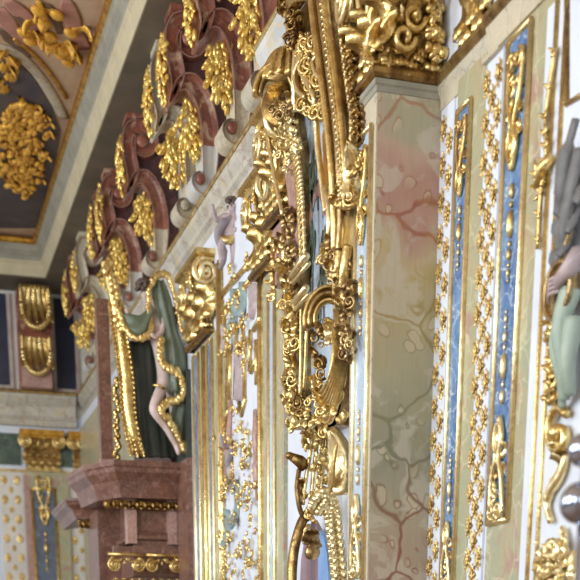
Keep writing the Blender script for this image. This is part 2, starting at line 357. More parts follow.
ceil_ring('trim_9', [(.86, 6.80), (.95, 6.80), (.965, 6.86), (.985, 6.875), (.985, 6.90), (1.02, 6.93), (1.03, 6.99), (1.045, 7.0), (1.045, 7.02), (.86, 7.02)], 'cornice_grey')
ceil_ring('trim_10', [(.95, 7.02), (1.05, 7.02), (1.09, 7.04), (1.10, 7.08), (1.06, 7.12), (.95, 7.12)], 'deep_gold')
struct(MB().box(-9, 4.1, -7, YF + .5, 7.16, 7.4).build('ceiling', 'fresco_cream'))

# ceiling painting: dark oval, pale ring, gold foliage
def cz(u, v, Z=7.15):
    p = hit(u, v, 2, Z); return (p.x, -p.y)
CF = Fr((0, 0, 7.15), (1, 0, 0), (0, -1, 0), (0, 0, -1))
def poly(mb, fr, pts, n0, n1, mi=0):
    k = len(pts); mb.add([fr.p(a, b, n0) for a, b in pts] + [fr.p(a, b, n1) for a, b in pts],
        [tuple(range(k, 2 * k))] + [(i, (i + 1) % k, k + (i + 1) % k, k + i) for i in range(k)], mi, False)
t = thing('ceiling_painting', 'painted ceiling field in the upper left corner, dark oval with heaped gold foliage', 'painting', hit(20, 120, 2, 7.15))
mb = MB(); poly(mb, CF, [cz(u, v) for u, v in [(-60, 70), (-20, 45), (10, 55), (34, 78), (52, 108), (60, 130), (45, 228), (-60, 228)]], -.01, .004); mb.build('dark_oval', 'fresco_dark', t)
mb = MB(); rod(mb, CF, smooth_path([(*cz(u, v), 0) for u, v in [(-10, 45), (14, 52), (34, 70), (50, 92), (64, 118)]], 5), .075, 8, .25); mb.build('pale_ring', 'cream_marble', t)
mb = MB(); rod(mb, CF, smooth_path([(*cz(u, v), 0) for u, v in [(14, 38), (34, 55), (52, 76), (66, 98)]], 5), .03, 8, .7); mb.build('gilt_moulding', 'deep_gold', t)
mb = MB(); rg = random.Random(3)
for i in range(240):
    an = rg.random() * 2 * PI; r = math.sqrt(rg.random()); u, v = 22 + 25 * r * math.cos(an), 148 + 48 * r * math.sin(an)
    a, b = cz(u, v)
    if i % 2: leaf(mb, CF, a, b, -.0 + .02, .22, .09, PI / 2 + rg.random() * 2 - 1, 1.2, .3, 3, 0, .4, 7, 5)
    else: blob(mb, CF, a, b, .03, .045, .085, .04, rg.random() * 2 - 1)
mb.build('foliage', 'fresco_gold', t)
mb = MB()
for i, (u, v) in enumerate([(2, 68), (10, 78), (4, 90), (14, 62)]):
    leaf(mb, CF, *cz(u, v), .02, .5, .2, 1.2 + .3 * i, 1, .2, 4)
for i, (u, v) in enumerate([(44, 20), (50, 34), (57, 12), (63, 48), (68, 60), (71, 30), (38, 8), (60, 52), (52, 45), (24, 30), (30, 38)]):
    a, b = cz(u, v); leaf(mb, CF, a, b, .02, .34, .14, rg.random() * 6, 1.2, .3, 3); blob(mb, CF, a, b, .03, .06, .1, .05, 1)
rod(mb, CF, smooth_path([(*cz(u, v), .01) for u, v in [(38, 0), (46, 22), (40, 44), (52, 50), (66, 60)]], 5), .035, 6, .5); mb.build('swag', 'fresco_gold', t)
for pl in ([(0, 8), (12, 30), (24, 46)], [(6, 0), (26, 18), (34, 32)], [(66, 0), (74, 26), (84, 50)]):
    mb = MB(); rod(mb, CF, smooth_path([(*cz(u, v), .0) for u, v in pl], 4), [.05, .09, .11, .12, .1, .08, .1, .11, .08, .05, .03], 8, .04); mb.build('painted_cloud', 'painted_rose', t)
for pl in ([(0, 28), (14, 44), (30, 58)], [(14, 6), (24, 24), (30, 40)], [(46, 4), (56, 20), (60, 34)]):
    mb = MB(); rod(mb, CF, smooth_path([(*cz(u, v), .0) for u, v in pl], 4), [.03, .06, .07, .08, .06, .05, .05, .04, .03], 8, .05); mb.build('painted_streak', 'painted_umber', t)  # dark brown streaks belonging to the ceiling painting

# attic windows (dark glass in pale reveals)
def attic_window_far(i, x0, x1):
    o = MB(); fr = FW(YF + .05)
    for a, b, c, d in ((x0 - .06, x0, 5.0, 6.5), (x1, x1 + .06, 5.0, 6.5), (x0 - .06, x1 + .06, 4.95, 5.0)): o.box(a, b, YF - .02, YF + .06, c, d)
    f = struct(o.build('window_%d' % i, 'bracket_edge')); g = MB().box(x0, x1, YF + .02, YF + .048, 5.0, 6.5).build('glass_pane', 'glass', f)
attic_window_far(1, 3.14, 3.5); attic_window_far(2, 1.5, 2.3)
for i, y in enumerate((12.0, 15.9, 17.7, 20.2)):
    f = struct(MB().box(3.76, 3.8, y - .32, y + .32, 5.0, 6.4).build('window_%d' % (i + 3), 'bracket_edge')); MB().box(3.75, 3.759, y - .25, y + .25, 5.06, 6.34).build('glass_pane', 'glass', f)

# ------------------------------------------------------------------ scroll brackets
def ribbon(mb, fr, pts, hw, D, lip=.16):
    """band of half-width hw along pts in the (a,b) plane of fr, extruded D behind n=0; lip = fillet edge"""
    n = len(pts); rows = []
    for i, p in enumerate(pts):
        q0, q1 = pts[max(0, i - 1)], pts[min(n - 1, i + 1)]; tx, tz = q1[0] - q0[0], q1[1] - q0[1]; l = math.hypot(tx, tz) or 1; nx, nz = -tz / l, tx / l
        h = hw[i] if isinstance(hw, list) else hw
        sec = [(-1, 0), (-1 + lip, .0), (-1 + lip * 1.6, -.03), (-.4, -.045), (.4, -.045), (1 - lip * 1.6, -.03), (1 - lip, 0), (1, 0), (1, -D), (-1, -D)]
        rows.append([fr.p(p[0] + nx * s * h, p[1] + nz * s * h, d) for s, d in sec])
    m = len(rows[0]); vs = [p for r in rows for p in r]
    for j in range(m):
        mi = 1 if j in (0, 6) else 0
        mb.add(vs, [(i * m + j, (i + 1) * m + j, (i + 1) * m + (j + 1) % m, i * m + (j + 1) % m) for i in range(n - 1)], mi, True)
    mb.add(rows[0], [tuple(range(m))[::-1]], 0, False); mb.add(rows[-1], [tuple(range(m))], 0, False)
def lerp(a, b, t): return a + (b - a) * t
def make_bracket(fr, D, name_m, seed, label, loc, edge='lip', group=None, leafw=.27):
    """fr: a = away from the wall is negative (a axis points into the wall), b = up, n towards the viewer side; depth D"""
    t = thing('volute_bracket', label, 'bracket', loc, group)
    # upper scroll: eye -> round -> spine -> tip
    up = spiral(3.33, 6.27, .05, .17, -PI * 1.4, PI * .75, 26)[:-2] + smooth_path([(3.215, 6.40), (3.17, 6.30), (3.17, 6.12), (3.20, 5.96), (3.19, 5.82), (3.13, 5.70)], 4)
    hw = [lerp(.035, .085, min(1, i / 20)) for i in range(len(up))]
    for i in range(8): hw[-1 - i] = lerp(.014, .085, i / 8)
    mb = MB(); ribbon(mb, fr, up, hw, D); o = mb.build('upper_scroll', [name_m, edge], t)
    e = MB(); disc(e, fr, 3.33, 6.27, .0, .07, .05); e.build('scroll_eye', name_m, o)
    lo = smooth_path([(3.17, 5.77), (3.24, 5.86), (3.36, 5.88), (3.47, 5.76), (3.535, 5.55), (3.55, 5.30), (3.54, 5.12)], 5) + spiral(3.44, 5.02, .105, .03, PI * .15, -PI * 1.75, 22)[2:]
    hw = [lerp(.025, .095, min(1, i / 10)) if i < 24 else max(.03, .095 - .003 * (i - 24)) for i in range(len(lo))]
    mb = MB(); ribbon(mb, fr, lo[:25], hw[:25], D); mb.build('lower_scroll', [name_m, edge], t)
    mb = MB(); ribbon(mb, fr, lo[24:], hw[24:], D); o = mb.build('foot_scroll', ['cream_marble' if seed % 3 else 'grey_marble', edge], t)
    e = MB(); disc(e, fr, 3.44, 5.02, 0, .05, .04); e.build('scroll_eye', name_m, o)
    mb = MB(); poly(mb, fr, [(3.25, 5.95), (3.25, 6.30), (3.40, 6.50), (3.79, 6.52), (3.79, 4.94), (3.42, 4.94), (3.50, 5.2), (3.50, 5.6), (3.40, 5.86)], -D + .02, -.10)
    mb.build('recessed_web', 'maroon', t)
    mb = MB().add([fr.p(a, b, n) for a in (3.15, 3.79) for b in (6.50, 6.558) for n in (0, -D)], [(0, 1, 3, 2), (4, 6, 7, 5), (0, 4, 5, 1), (2, 3, 7, 6), (0, 2, 6, 4), (1, 5, 7, 3)], 0, False); mb.build('top_block', name_m, t)
    # leaves lie on the face that looks into the room
    A, N = fr.A, fr.N
    ff = Fr(fr.p(3.10, 0, -D / 2), N, fr.B, -A)
    mb = MB(); heap(mb, ff, 0, 6.03, .0, D * .98, .64, 56, .062, 0, .06, seed); mb.build('upper_leaf', 'leaf_gold', t)
    f2 = Fr(fr.p(3.45, 0, -D / 2), N, fr.B, -A); mb = MB()
    heap(mb, f2, 0, 5.47, .0, D * .95, .52, 40, .058, 0, .12, seed + 50)
    f3 = Fr(fr.p(0, 0, -.02), A, fr.B, N)
    heap(mb, f3, 3.33, 5.47, -.06, leafw, .52, 62, .06, 0, .03, seed + 90)
    mb.build('lower_leaf', 'leaf_gold', t)
    return t
BR = [(11.85, 'red_marble', 'red marble scroll bracket at the top edge, nearest of those with wide gilt leaves'),
      (12.85, 'red_marble', 'red marble scroll bracket above the grey foot scroll, second from the near end'),
      (14.16, 'red_marble', 'red marble scroll bracket with the large curled eye, third from the near end'),
      (14.93, 'cream_marble', 'cream and grey scroll bracket close behind a red one, fourth from the near end'),
      (16.75, 'red_marble', 'red scroll bracket with round brown eye beside the ceiling band, fifth from the near end'),
      (18.50, 'red_marble', 'red scroll bracket sixth from the near end with slim gilt leaf'),
      (19.29, 'red_marble', 'dark red scroll bracket pressed close behind its neighbour, seventh from the near end'),
      (21.05, 'cream_marble', 'blurred pale scroll bracket eighth from the near end, second from the far corner'),
      (22.2, 'red_marble', 'blurred red scroll bracket nearest the far corner')]
for i, (y, m, lab) in enumerate(BR):
    make_bracket(Fr((0, y, 0), (1, 0, 0), (0, 0, 1), (0, -1, 0)), .32, m, 10 + i, lab, (3.5, y, 4.9), group='scroll brackets under the ceiling cornice on the right wall')
# far wall brackets: the wall is at y = 24.45, so the profile runs along y
for i, (x, lab) in enumerate([(2.98, 'scroll bracket on the far wall between two dark windows, with two gilt acanthus leaves'), (1.2, 'scroll bracket on the far wall left of the picture edge')]):
    if i: continue
    t = thing('volute_bracket', 'blurred ' + lab, 'bracket', (x - .3, 24.2, 4.9), 'scroll brackets under the ceiling cornice on the far wall')
    x0, x1 = 2.44, 3.02; fr = Fr((x1, 0, 0), (0, 1, 0), (0, 0, 1), (1, 0, 0))
    k = YF + .05 - 3.8
    up = spiral(3.33 + k, 6.27, .05, .17, -PI * 1.4, PI * .75, 26)[:-2] + smooth_path([(3.215 + k, 6.40), (3.17 + k, 6.30), (3.17 + k, 6.12), (3.20 + k, 5.96), (3.19 + k, 5.82), (3.13 + k, 5.70)], 4)
    mb = MB(); ribbon(mb, fr, up, .06, .58); mb.build('upper_scroll', ['red_marble', 'bracket_edge'], t)
    lo = smooth_path([(3.17 + k, 5.77), (3.24 + k, 5.86), (3.36 + k, 5.88), (3.42 + k, 5.76), (3.45 + k, 5.55), (3.45 + k, 5.30), (3.46 + k, 4.92)], 5)
    mb = MB(); ribbon(mb, fr, lo, .07, .58); mb.build('lower_scroll', ['red_marble', 'bracket_edge'], t)
    mb = MB().box(2.46, 3.0, 3.3 + k, 3.8 + k, 4.91, 6.5); mb.build('recessed_web', 'pale_brown_marble', t)
    mb = MB()
    for q in range(5): rod(mb, FW(3.36 + k), [(2.50 + .115 * q, 4.92), (2.50 + .115 * q, 5.18)], .045, 8)
    mb.build('fluting', 'red_marble', t)
    for nm, zc, nn in (('upper_leaf', 6.12, 3.03), ('lower_leaf', 5.42, 3.20)):
        f = FW(nn + k); mb = MB()
        for q in range(5): leaf(mb, f, 2.73 + (q - 2) * .075, zc + .36, .02, .72, .13, -PI / 2 + (q - 2) * .1, .8, .2, 5)
        for q in range(18):
            an = PI + PI * q / 17 * 1.0; blob(mb, f, 2.73 + .24 * math.cos(an), zc + .02 + .33 * math.sin(an), .04, .05, .06, .05)
            blob(mb, f, 2.73 + .24 * math.copysign(1, math.cos(an)), zc + .34 * math.sin(an) * -1 * .9, .03, .045, .06, .04)
        mb.build(nm, 'gold', t)

# ------------------------------------------------------------------ pilasters
def gilt_rail(parent, fr, a, b0, b1, w=.03, h=.02, m='pale_gold', name='gilt_moulding'):
    mb = MB(); strip(mb, fr, [(a, b0, .0), (a, lerp(b0, b1, .5), .0), (a, b1, .0)], w, h); return mb.build(name, m, parent)
def pendant(mb, fr, a, b, up, s=1.0, seed=1):
    """relief at the head (up=1) or foot (up=-1) of a blue field: cartouche, leaves, husks"""
    rg = random.Random(seed); w_ = .085 * s
    for sg in (-1, 1):
        pts = spiral(a + sg * w_ * .5, b + up * .30 * s, w_ * .55, w_ * .12, PI / 2 * up + (0 if sg > 0 else 0), PI / 2 * up - sg * up * 8, 18)
        rod(mb, fr, [(p[0], p[1], .02 + .0015 * i) for i, p in enumerate(pts)], [.016 * s * (1 - .4 * i / 18) for i in range(19)], 6, 1.3)
        rod(mb, fr, smooth_path([(a + sg * w_, b + up * .32 * s, .02), (a + sg * w_ * .75, b + up * .12 * s, .03), (a + sg * w_ * .2, b, .03), (a + sg * w_ * .6, b - up * .1 * s, .03), (a, b - up * .22 * s, .02)], 5), .013 * s, 6, 1.3)
        for q in range(4): leaf(mb, fr, a + sg * w_ * .35, b + up * (.34 - .11 * q) * s, .012, .11 * s, .055 * s, -PI / 2 * up + sg * up * .5, 1.2, .3, 3, 0, .4, 7, 5)
    for q in range(9): blob(mb, fr, a + rg.uniform(-.5, .5) * w_, b + up * rg.uniform(-.15, .36) * s, .02, .016 * s, .028 * s, .018 * s, rg.uniform(-1, 1))
    ring = [(a + .042 * s * math.cos(q), b - up * .10 * s + .08 * s * math.sin(q), .03) for q in [2 * PI * k / 16 for k in range(16)]]
    rod(mb, fr, ring, .014 * s, 6, 1.3, 0, True); blob(mb, fr, a, b - up * .10 * s, .02, .024 * s, .05 * s, .03 * s)
    yb = b - up * .28 * s
    for k, (sz, el) in enumerate([(.030, 1.4), (.02, 1), (.044, 1.7), (.018, 1), (.026, 1.3), (.015, 1), (.02, 1.2), (.012, 1)]):
        blob(mb, fr, a, yb - up * sz * s * el, .015, sz * .62 * s, sz * el * s, sz * .6 * s); yb -= up * sz * 2.1 * el * s
def blue_strip(t, fr, a0, a1, z0, z1, blue='blue_marble', top=True, bot=None, s=1.0, seed=0, railw=.034):
    mb = MB(); poly(mb, fr, [(a0, z0), (a1, z0), (a1, z1), (a0, z1)], -.002, .006); mb.build('blue_inlay', blue, t)
    for a in (a0, a1): gilt_rail(t, fr.at(0, 0, .008), a, z0, z1, railw)
    mb = MB(); strip(mb, fr.at(0, 0, .008), [(a0, z1, 0), ((a0 + a1) / 2, z1, 0), (a1, z1, 0)], .034, .02)
    mb.build('gilt_end_moulding', 'pale_gold', t); mb = MB(); strip(mb, fr.at(0, 0, .008), [(a0, z0, 0), ((a0 + a1) / 2, z0, 0), (a1, z0, 0)], .034, .02); mb.build('gilt_end_moulding', 'pale_gold', t)
    if top: mb = MB(); pendant(mb, fr, (a0 + a1) / 2, z1 - .42 * s - .02, 1, s, seed); mb.build('head_ornament', 'gold', t)
    if bot is not None: mb = MB(); pendant(mb, fr, (a0 + a1) / 2, bot, -1, s, seed + 1); mb.build('foot_ornament', 'pale_gold', t)
ZB = 3.56
# near pilaster
YN0, YN1, XN = 8.11, 8.53, 3.10
t = thing('pilaster', 'large square pilaster of veined pink and green marble, centre right', 'pilaster', (3.3, 8.3, -1.6))
MB().box(XN + .012, XW - .001, YN0, YN1, -1.6, ZB - .06).build('shaft', 'near_marble', t)
MB().box(XN, XN + .011, YN0 + .004, YN1 - .004, -1.6, ZB - .08).build('facing', 'cream_marble', t)
mb = MB(); rod(mb, Fr((0, 0, 0), (1, 0, 0), (0, 1, 0), (-1, 0, 0)), [(XN + .012, YN0 + .012, -1.6), (XN + .012, YN0 + .012, ZB - .06)], .018, 10); mb.build('corner_bead', 'cream_marble', t)
blue_strip(t, RW(XN), 8.17, 8.42, .45, 3.30, 'pale_blue_marble', True, .95, .95, 5, .04)
o = MB(); mb = o
prof = [(0, -.07), (.01, -.07), (.02, -.05), (.045, -.03), (.05, -.005), (.06, 0), (.06, .02), (.03, .045), (0, .05)]
def wrap(name, prof, x, y0, y1, z, mat, parent):      # moulding round the near side and the room side of a pier
    mb = MB(); n = len(prof)
    rows = [[(XW - .002, y0 - p, z + h) for p, h in prof], [(x - p, y0 - p, z + h) for p, h in prof], [(x - p, y1 + p, z + h) for p, h in prof], [(XW - .002, y1 + p, z + h) for p, h in prof]]
    mb.add([p for r in rows for p in r], [(r * n + i, r * n + i + 1, (r + 1) * n + i + 1, (r + 1) * n + i) for r in range(3) for i in range(n - 1)], 0, False)
    return mb.build(name, mat, parent)
wrap('neck_moulding', [(-.01, -.10), (.006, -.10), (.008, -.07), (.02, -.06), (.022, -.035), (-.01, -.03)], XN, YN0, YN1, ZB, 'cornice_grey', t)

def capital(label, x, y0, y1, z0, z1, seed, flare=.16, m='gold', group=None, room=True):
    """Corinthian capital on a pier whose room face is at x, near face at y0"""
    t = thing('pilaster_capital', label, 'capital', (x, (y0 + y1) / 2, z0), group); H = z1 - z0; W = y1 - y0; D = XW - x
    MB().box(x + .005, XW - .001, y0 + .005, y1 - .005, z0 + .03, z1 - H * .12).build('bell', 'old_gold' if m == 'gold' else m, t)
    wrap('astragal', [(-.01, -.03), (.02, -.03), (.045, -.012), (.05, .01), (.035, .035), (.0, .04)], x, y0, y1, z0, 'dark_gold', t)
    wrap('abacus', [(-.01, -.1 * H), (flare * .6, -.1 * H), (flare * .7, -.06 * H), (flare * .62, -.05 * H), (flare, -.02 * H), (flare, .04 * H), (-.01, .04 * H)], x, y0, y1, z1 - .04 * H, m, t)
    faces = [(Fr((0, y0, z0), (1, 0, 0), (0, 0, 1), (0, -1, 0)), x, XW), (Fr((x, 0, z0), (0, 1, 0), (0, 0, 1), (-1, 0, 0)), y0, y1)]
    for fi, (fr, a0, a1) in enumerate(faces):
        w = a1 - a0; n = max(2, round(w / .16)) if fi == 0 else 2; s = w / n; cu = 1.5 if x < 3.2 else 1.15
        mb = MB()
        for k in range(n): leaf(mb, fr, a0 + s * (k + .5), .04, .01, H * .52, s * 1.05, PI / 2, cu, .12, 4, 0, .3, 14, 9)
        for k in range(n + 1 if fi else n): leaf(mb, fr, a0 + s * k, H * .14, .015, H * .56, s * .8, PI / 2, cu, .12, 4, 0, .3, 14, 9)
        mb.build('acanthus', m, t)
        for a in ((a0 - .02, a1 + .02) if fi else (a0 - .02,)):
            mb = MB(); sg = 1 if a < (a0 + a1) / 2 else -1
            volute(mb, fr, a, H * .72, .07, H * (.15 if fi else .18), PI / 2, 2, sg, .24)
            rod(mb, fr, smooth_path([(a + sg * .04, H * .88, .05), (a + sg * w * .25, H * .86, .03), (a + sg * w * .36, H * .6, .02), (a + sg * w * .38, H * .35, .01)], 5), .02, 6)
            mb.build('volute', 'pale_gold' if m == 'gold' else m, t)
        mb = MB(); cluster(mb, fr, (a0 + a1) / 2, H * .8, .04, w * .3, H * .3, 8, .035, 0, .03, seed); mb.build('fleuron', m, t)
    return t
tc = capital('large gilded capital on top of the veined marble pilaster, cut by the top edge', XN, YN0, YN1, ZB, 4.32, 1)
# garlands and bigger curled leaves on the big near capital
mb = MB(); f = FW(YN0 - .02)
for (u, v, L, W, th) in [(388, 70, .42, .13, 1.55), (402, 66, .36, .12, 1.75), (372, 66, .34, .10, 1.5), (418, 62, .34, .12, 1.3)]:
    a, b = py(u, v, YN0 - .02); leaf(mb, f, a, b, .0, L, W, th, 1.5, .15, 5, 0, .35, 16, 9)
for (u, v) in [(400, 42), (410, 22)]:
    a, b = py(u, v, YN0); rod(mb, f, [(q[0], q[1], .04) for q in spiral(a, b, .075, .02, 0, -2 * PI * 1.2, 20)], .02, 6, 1.6)
mb.build('curled_leaf', 'gold', tc)
mb = MB(); a, b = py(432, 40, YN0); rgg = random.Random(9)
for k in range(26): blob(mb, f, a + rgg.uniform(-.05, .05), b + rgg.uniform(-.13, .2), rgg.uniform(0, .07), .03 * rgg.uniform(.6, 1.3), .036, .03, rgg.random() * 3)
mb.build('fruit_drop', 'gold', tc)

# ---- wall pilasters: list (u edges measured on the wall plane at mid height)
def yu(u, X=XW, v=300): return px(u, v, X)[0]
def wall_pilaster(label, uL, uR, X, margin, blues, z0, z1, top=True, bot=None, s=.8, seed=0, blue='blue_marble', rail=.034):
    y1, y0 = yu(uL, X), yu(uR, X)
    t = thing('pilaster', label, 'pilaster', (X, (y0 + y1) / 2, -1.6))
    MB().box(X + .001, XW - .001, y0, y1, -1.6, ZB - .05).build('shaft', margin, t)
    for i, (ul, ur) in enumerate(blues): blue_strip(t, RW(X), yu(ur, X), yu(ul, X), z0, z1, blue, top, bot, s, seed + i, rail)
    return t
wall_pilaster('slim flat pilaster with a bright blue strip, just right of the big marble pier', 450.5, 477, 3.52, 'green_marble', [(452.5, 465)], .30, 3.28, True, .78, .72, 11, rail=.03)
wall_pilaster('flat pilaster with a wide blue strip, rightmost of the blue ones', 496.5, 539, 3.51, 'green_marble', [(499, 519.5)], .86, 3.36, True, 1.22, 1.0, 21, rail=.035)
wall_pilaster('slim pilaster with a pale blue strip left of the gilded picture frame', 263, 284, 3.50, 'green_marble', [(269.5, 275.5)], -1.0, 3.3, False, None, .8, 31, 'pale_blue_marble', .05)
pf = wall_pilaster('pilaster with two narrow blue strips standing before the brown marble altar', 190, 222, 3.50, 'green_marble', [(193, 198), (207.5, 212)], -1.0, 3.46, False, None, .8, 41, 'blue_marble', .06)
fr5 = RW(3.50)
gilt_rail(pf, fr5, yu(203, 3.5), -1, 3.47, .12, .035, 'gold', 'gilt_band'); gilt_rail(pf, fr5, yu(221, 3.5), -1, 4.1, .07, .04, 'gold', 'gilt_band'); gilt_rail(pf, fr5, yu(218.5, 3.5), -1, 4.1, .05, .03, 'pale_gold')
# capitals over them
capital('gilded capital above the slim blue strip at the top right', 3.52, yu(477, 3.52) + .03, yu(450.5, 3.52), ZB, 4.3, 3, .1)
capital('gilded capital at the top edge over the wide blue strip', 3.50, yu(521, 3.5), yu(498, 3.5), ZB, 4.3, 4, .1)
capital('nearer of two gilded capitals left of the picture frame, under the grey frieze', 3.20, 10.45, 10.85, ZB, 4.36, 5, .12)
capital('farther of two gilded capitals left of the picture frame', 3.46, 11.65, 12.2, ZB, 4.30, 15, .12)
capital('gilded capital before the long grey cornice, over the altar', 3.46, 14.1, 14.95, ZB, 4.32, 6, .13)
for lab, x, y0, y1, m in [('slim marble pier under the nearer gilded capital beside the picture frame', 3.24, 10.45, 10.85, 'pale_brown_marble')]:
    t = thing('pier', lab, 'pier', (x, (y0 + y1) / 2, 2.6)); MB().box(x, XW - .001, y0, y1, 2.2 if x > 3.3 else 3.1, ZB - .03).build('shaft', m, t)
    f = RW(x)
    mb = MB(); strip(mb, f, [(y0 + .05, 2.2 if x > 3.3 else 3.1, 0), (y0 + .05, ZB - .1, 0)], .05, .03); mb.build('gilt_moulding', 'gold', t)
    mb = MB(); strip(mb, f, [(y1 - .05, 2.2 if x > 3.3 else 3.1, 0), (y1 - .05, ZB - .1, 0)], .05, .03); mb.build('gilt_moulding', 'gold', t)
    mb = MB(); cluster(mb, f, (y0 + y1) / 2, 3.22, .01, .2, .5, 18, .05, 0, .05, 4); mb.build('gilt_spray', 'gold', t)

# string course on the near wall at capital-foot height
def sc_prof(x): return [(XW + .01, ZB - .165), (x + .035, ZB - .165), (x + .035, ZB - .12), (x + .03, ZB - .10), (x + .01, ZB - .05), (x + .01, ZB - .035), (XW + .01, ZB - .035)]
def sg_prof(x): return [(XW + .01, ZB - .034), (x, ZB - .034), (x - .02, ZB - .01), (x - .02, ZB + .015), (x, ZB + .035), (XW + .01, ZB + .035)]
for i, (x, a, b) in enumerate([(3.49, yu(478, 3.49), YN0 - .01), (3.46, 3, yu(478, 3.49))]):
    mb = MB(); prof_right(mb, sc_prof(x), a, b - .001); struct(mb.build('trim_%d' % (11 + 2 * i), 'cream_marble'))
    mb = MB(); prof_right(mb, sg_prof(x), a, b - .001); struct(mb.build('trim_%d' % (12 + 2 * i), 'old_gold'))

# ------------------------------------------------------------------ gilt flowers on white panels
def flower(mb, fr, s):
    rg = random.Random(5)
    for k in range(8):
        th = 2 * PI * k / 8; leaf(mb, fr, .25 * s * math.cos(th), .25 * s * math.sin(th), .002, .8 * s, .42 * s, th, 1.2, .3, 3, 0, .4, 6, 5)
    for k in range(7): th = 2 * PI * k / 7; blob(mb, fr, .34 * s * math.cos(th), .34 * s * math.sin(th), .25 * s, .17 * s, .22 * s, .17 * s, th)
    blob(mb, fr, 0, 0, .25 * s, .24 * s, .24 * s, .22 * s)
mb = MB(); flower(mb, Fr((0, 0, 0), (0, 1, 0), (0, 0, 1), (-1, 0, 0)), .052); proto = mb.build('gilt_flower', 'flower_gold'); FM = proto.data; bpy.data.objects.remove(proto)
mb = MB(); 
for k in range(4):
    th = PI / 2 * k; leaf(mb, Fr((0, 0, 0), (0, 1, 0), (0, 0, 1), (-1, 0, 0)), 0, 0, .0, .05, .035, th, .5, .2, 2, 0, .4, 6, 5)
blob(mb, Fr((0, 0, 0), (0, 1, 0), (0, 0, 1), (-1, 0, 0)), 0, 0, .004, .014, .014, .014)
proto = mb.build('gilt_star', 'gold'); SM = proto.data; bpy.data.objects.remove(proto)
def flower_panel(label, y0, y1, z0, z1, cols, X, step, back='white'):
    t = thing('flowered_panel', label, 'wall panel', (X, (y0 + y1) / 2, z0)); MB().box(X, XW - .001, y0, y1, z0, z1).build('ground', back, t)
    for c in range(cols):
        y = lerp(y0, y1, (c + .5) / cols); k = 0; z = z0 + .08 + (c % 2) * step / 2
        while z < z1 - .05:
            o = bpy.data.objects.new('gilt_flower', FM); COL.objects.link(o); o.parent = t; o.matrix_parent_inverse = t.matrix_world.inverted()
            o.location = (X - .004, y, z); o.rotation_euler = (k * PI, 0, 0); o.scale = (.8, .95, 1.5); k += 1; z += step
    return t
flower_panel('white panel of gilded flowers beside the big marble pier', yu(450.5) + .02, YN0 - .02, .3, 3.40, 2, 3.53, .20)
flower_panel('white panel of gilded flowers between the two blue-striped pilasters', yu(496.5) + .02, yu(477) - .02, .4, 3.40, 3, 3.525, .20)

o = MB().box(3.496, 3.5245, yu(496.5) + .03, yu(477) - .03, 3.385, 3.41).build('gap_cover', 'cream_marble'); tag(o, 'narrow cream strip added to cover the black shade above the flowered panel between the blue pilasters', 'cover strip')  # added strip, hides the black underside of the string course over the panel
# ------------------------------------------------------------------ near right panel: white with gilt mouldings and painted relief figure
YR = yu(539)
t = thing('wall_panel', 'white panel at the right edge with double gilded mouldings', 'wall panel', (3.5, 4.5, 0))
MB().box(3.50, XW - .001, 2.2, YR - .005, -1.6, 3.33).build('ground', 'white', t)
f = RW(3.50)
for u in (543, 552): gilt_rail(t, f, yu(u, 3.5), -1, 3.36, .028, .022, 'gold')
mb = MB(); y = px(552, 150, 3.5)[0]; spray(mb, f, [(y + .06, 2.2, .02), (y + .04, 2.45, .03), (y, 2.62, .03), (y + .03, 2.8, .03), (y - .02, 3.1, .02)], .1, .05, 0, 3); 
for v in (165, 175, 185): cluster(mb, f, px(545, v, 3.5)[0], px(545, v, 3.5)[1], .02, .1, .08, 6, .03, 0, .03, v)
rod(mb, f, [(y - .05, 2.6, .03), (y, 2.56, .05), (y + .08, 2.5, .03)], .03, 8); mb.build('gilt_knot', 'gold', t)
mb = MB(); ring = [px(u, v, 3.5) for u, v in [(568, -20), (568, 104), (600, 84)]]; rod(mb, f, [(a, b, 0) for a, b in ring], .02, 6); mb.build('inner_moulding', 'old_gold', t)
# gilt scroll at lower right
t = thing('gilt_scrollwork', 'gilded scroll and leaf relief at the lower right beside the silver balls', 'ornament', (3.45, 5.9, 1.0))
mb = MB(); pl = [(574, 415), (566, 408), (558, 418), (556, 436), (562, 450), (571, 446), (572, 432), (566, 428)]
rod(mb, f, [(*p, .04) for p in smooth_path([px(u, v, 3.5) for u, v in pl], 5)], .022, 8, 1.4); blob(mb, f, *px(565, 433, 3.5), .05, .045, .045, .05); mb.build('upper_scroll', 'gold', t)
mb = MB(); rod(mb, f, [(*p, .03) for p in smooth_path([px(u, v, 3.5) for u, v in [(571, 455), (566, 475), (556, 490), (552, 505), (556, 522)]], 5)], [.02, .022, .024, .026, .026, .026, .028, .028, .028, .03, .03, .03, .03, .03, .025, .025, .02, .02, .02, .02, .02], 8)
leaf(mb, f, *px(556, 488, 3.5), .02, .25, .12, 2.2, 1.2, .3, 4); leaf(mb, f, *px(566, 470, 3.5), .02, .2, .08, 1.2, 1.2, .3, 4); mb.build('stem', 'pale_gold', t)
mb = MB()
for (u, v, s) in [(550, 548, .09), (552, 572, .1), (563, 560, .11), (571, 545, .1), (574, 572, .12), (560, 582, .1)]:
    a, b = px(u, v, 3.5); cluster(mb, f, a, b, .02, s * 1.4, s * 1.6, 9, s * .5, 0, .05, int(u))
mb.build('leaf_heap', 'pale_gold', t)
t = thing('gilt_spray', 'small gilded spray climbing the white panel at mid height, right edge', 'ornament', (3.45, 6.2, 2.0))
mb = MB(); spray(mb, f, [(*px(u, v, 3.5), .02) for u, v in [(556, 405), (557, 380), (561, 350), (558, 325), (563, 306), (560, 290)]], .1, .11, 0, 8, .014)
for (u, v) in [(561, 305), (559, 335), (557, 385)]: a, b = px(u, v, 3.5); cluster(mb, f, a, b, .02, .12, .14, 8, .04, 0, .04, v)
mb.build('leaves', 'gold', t)
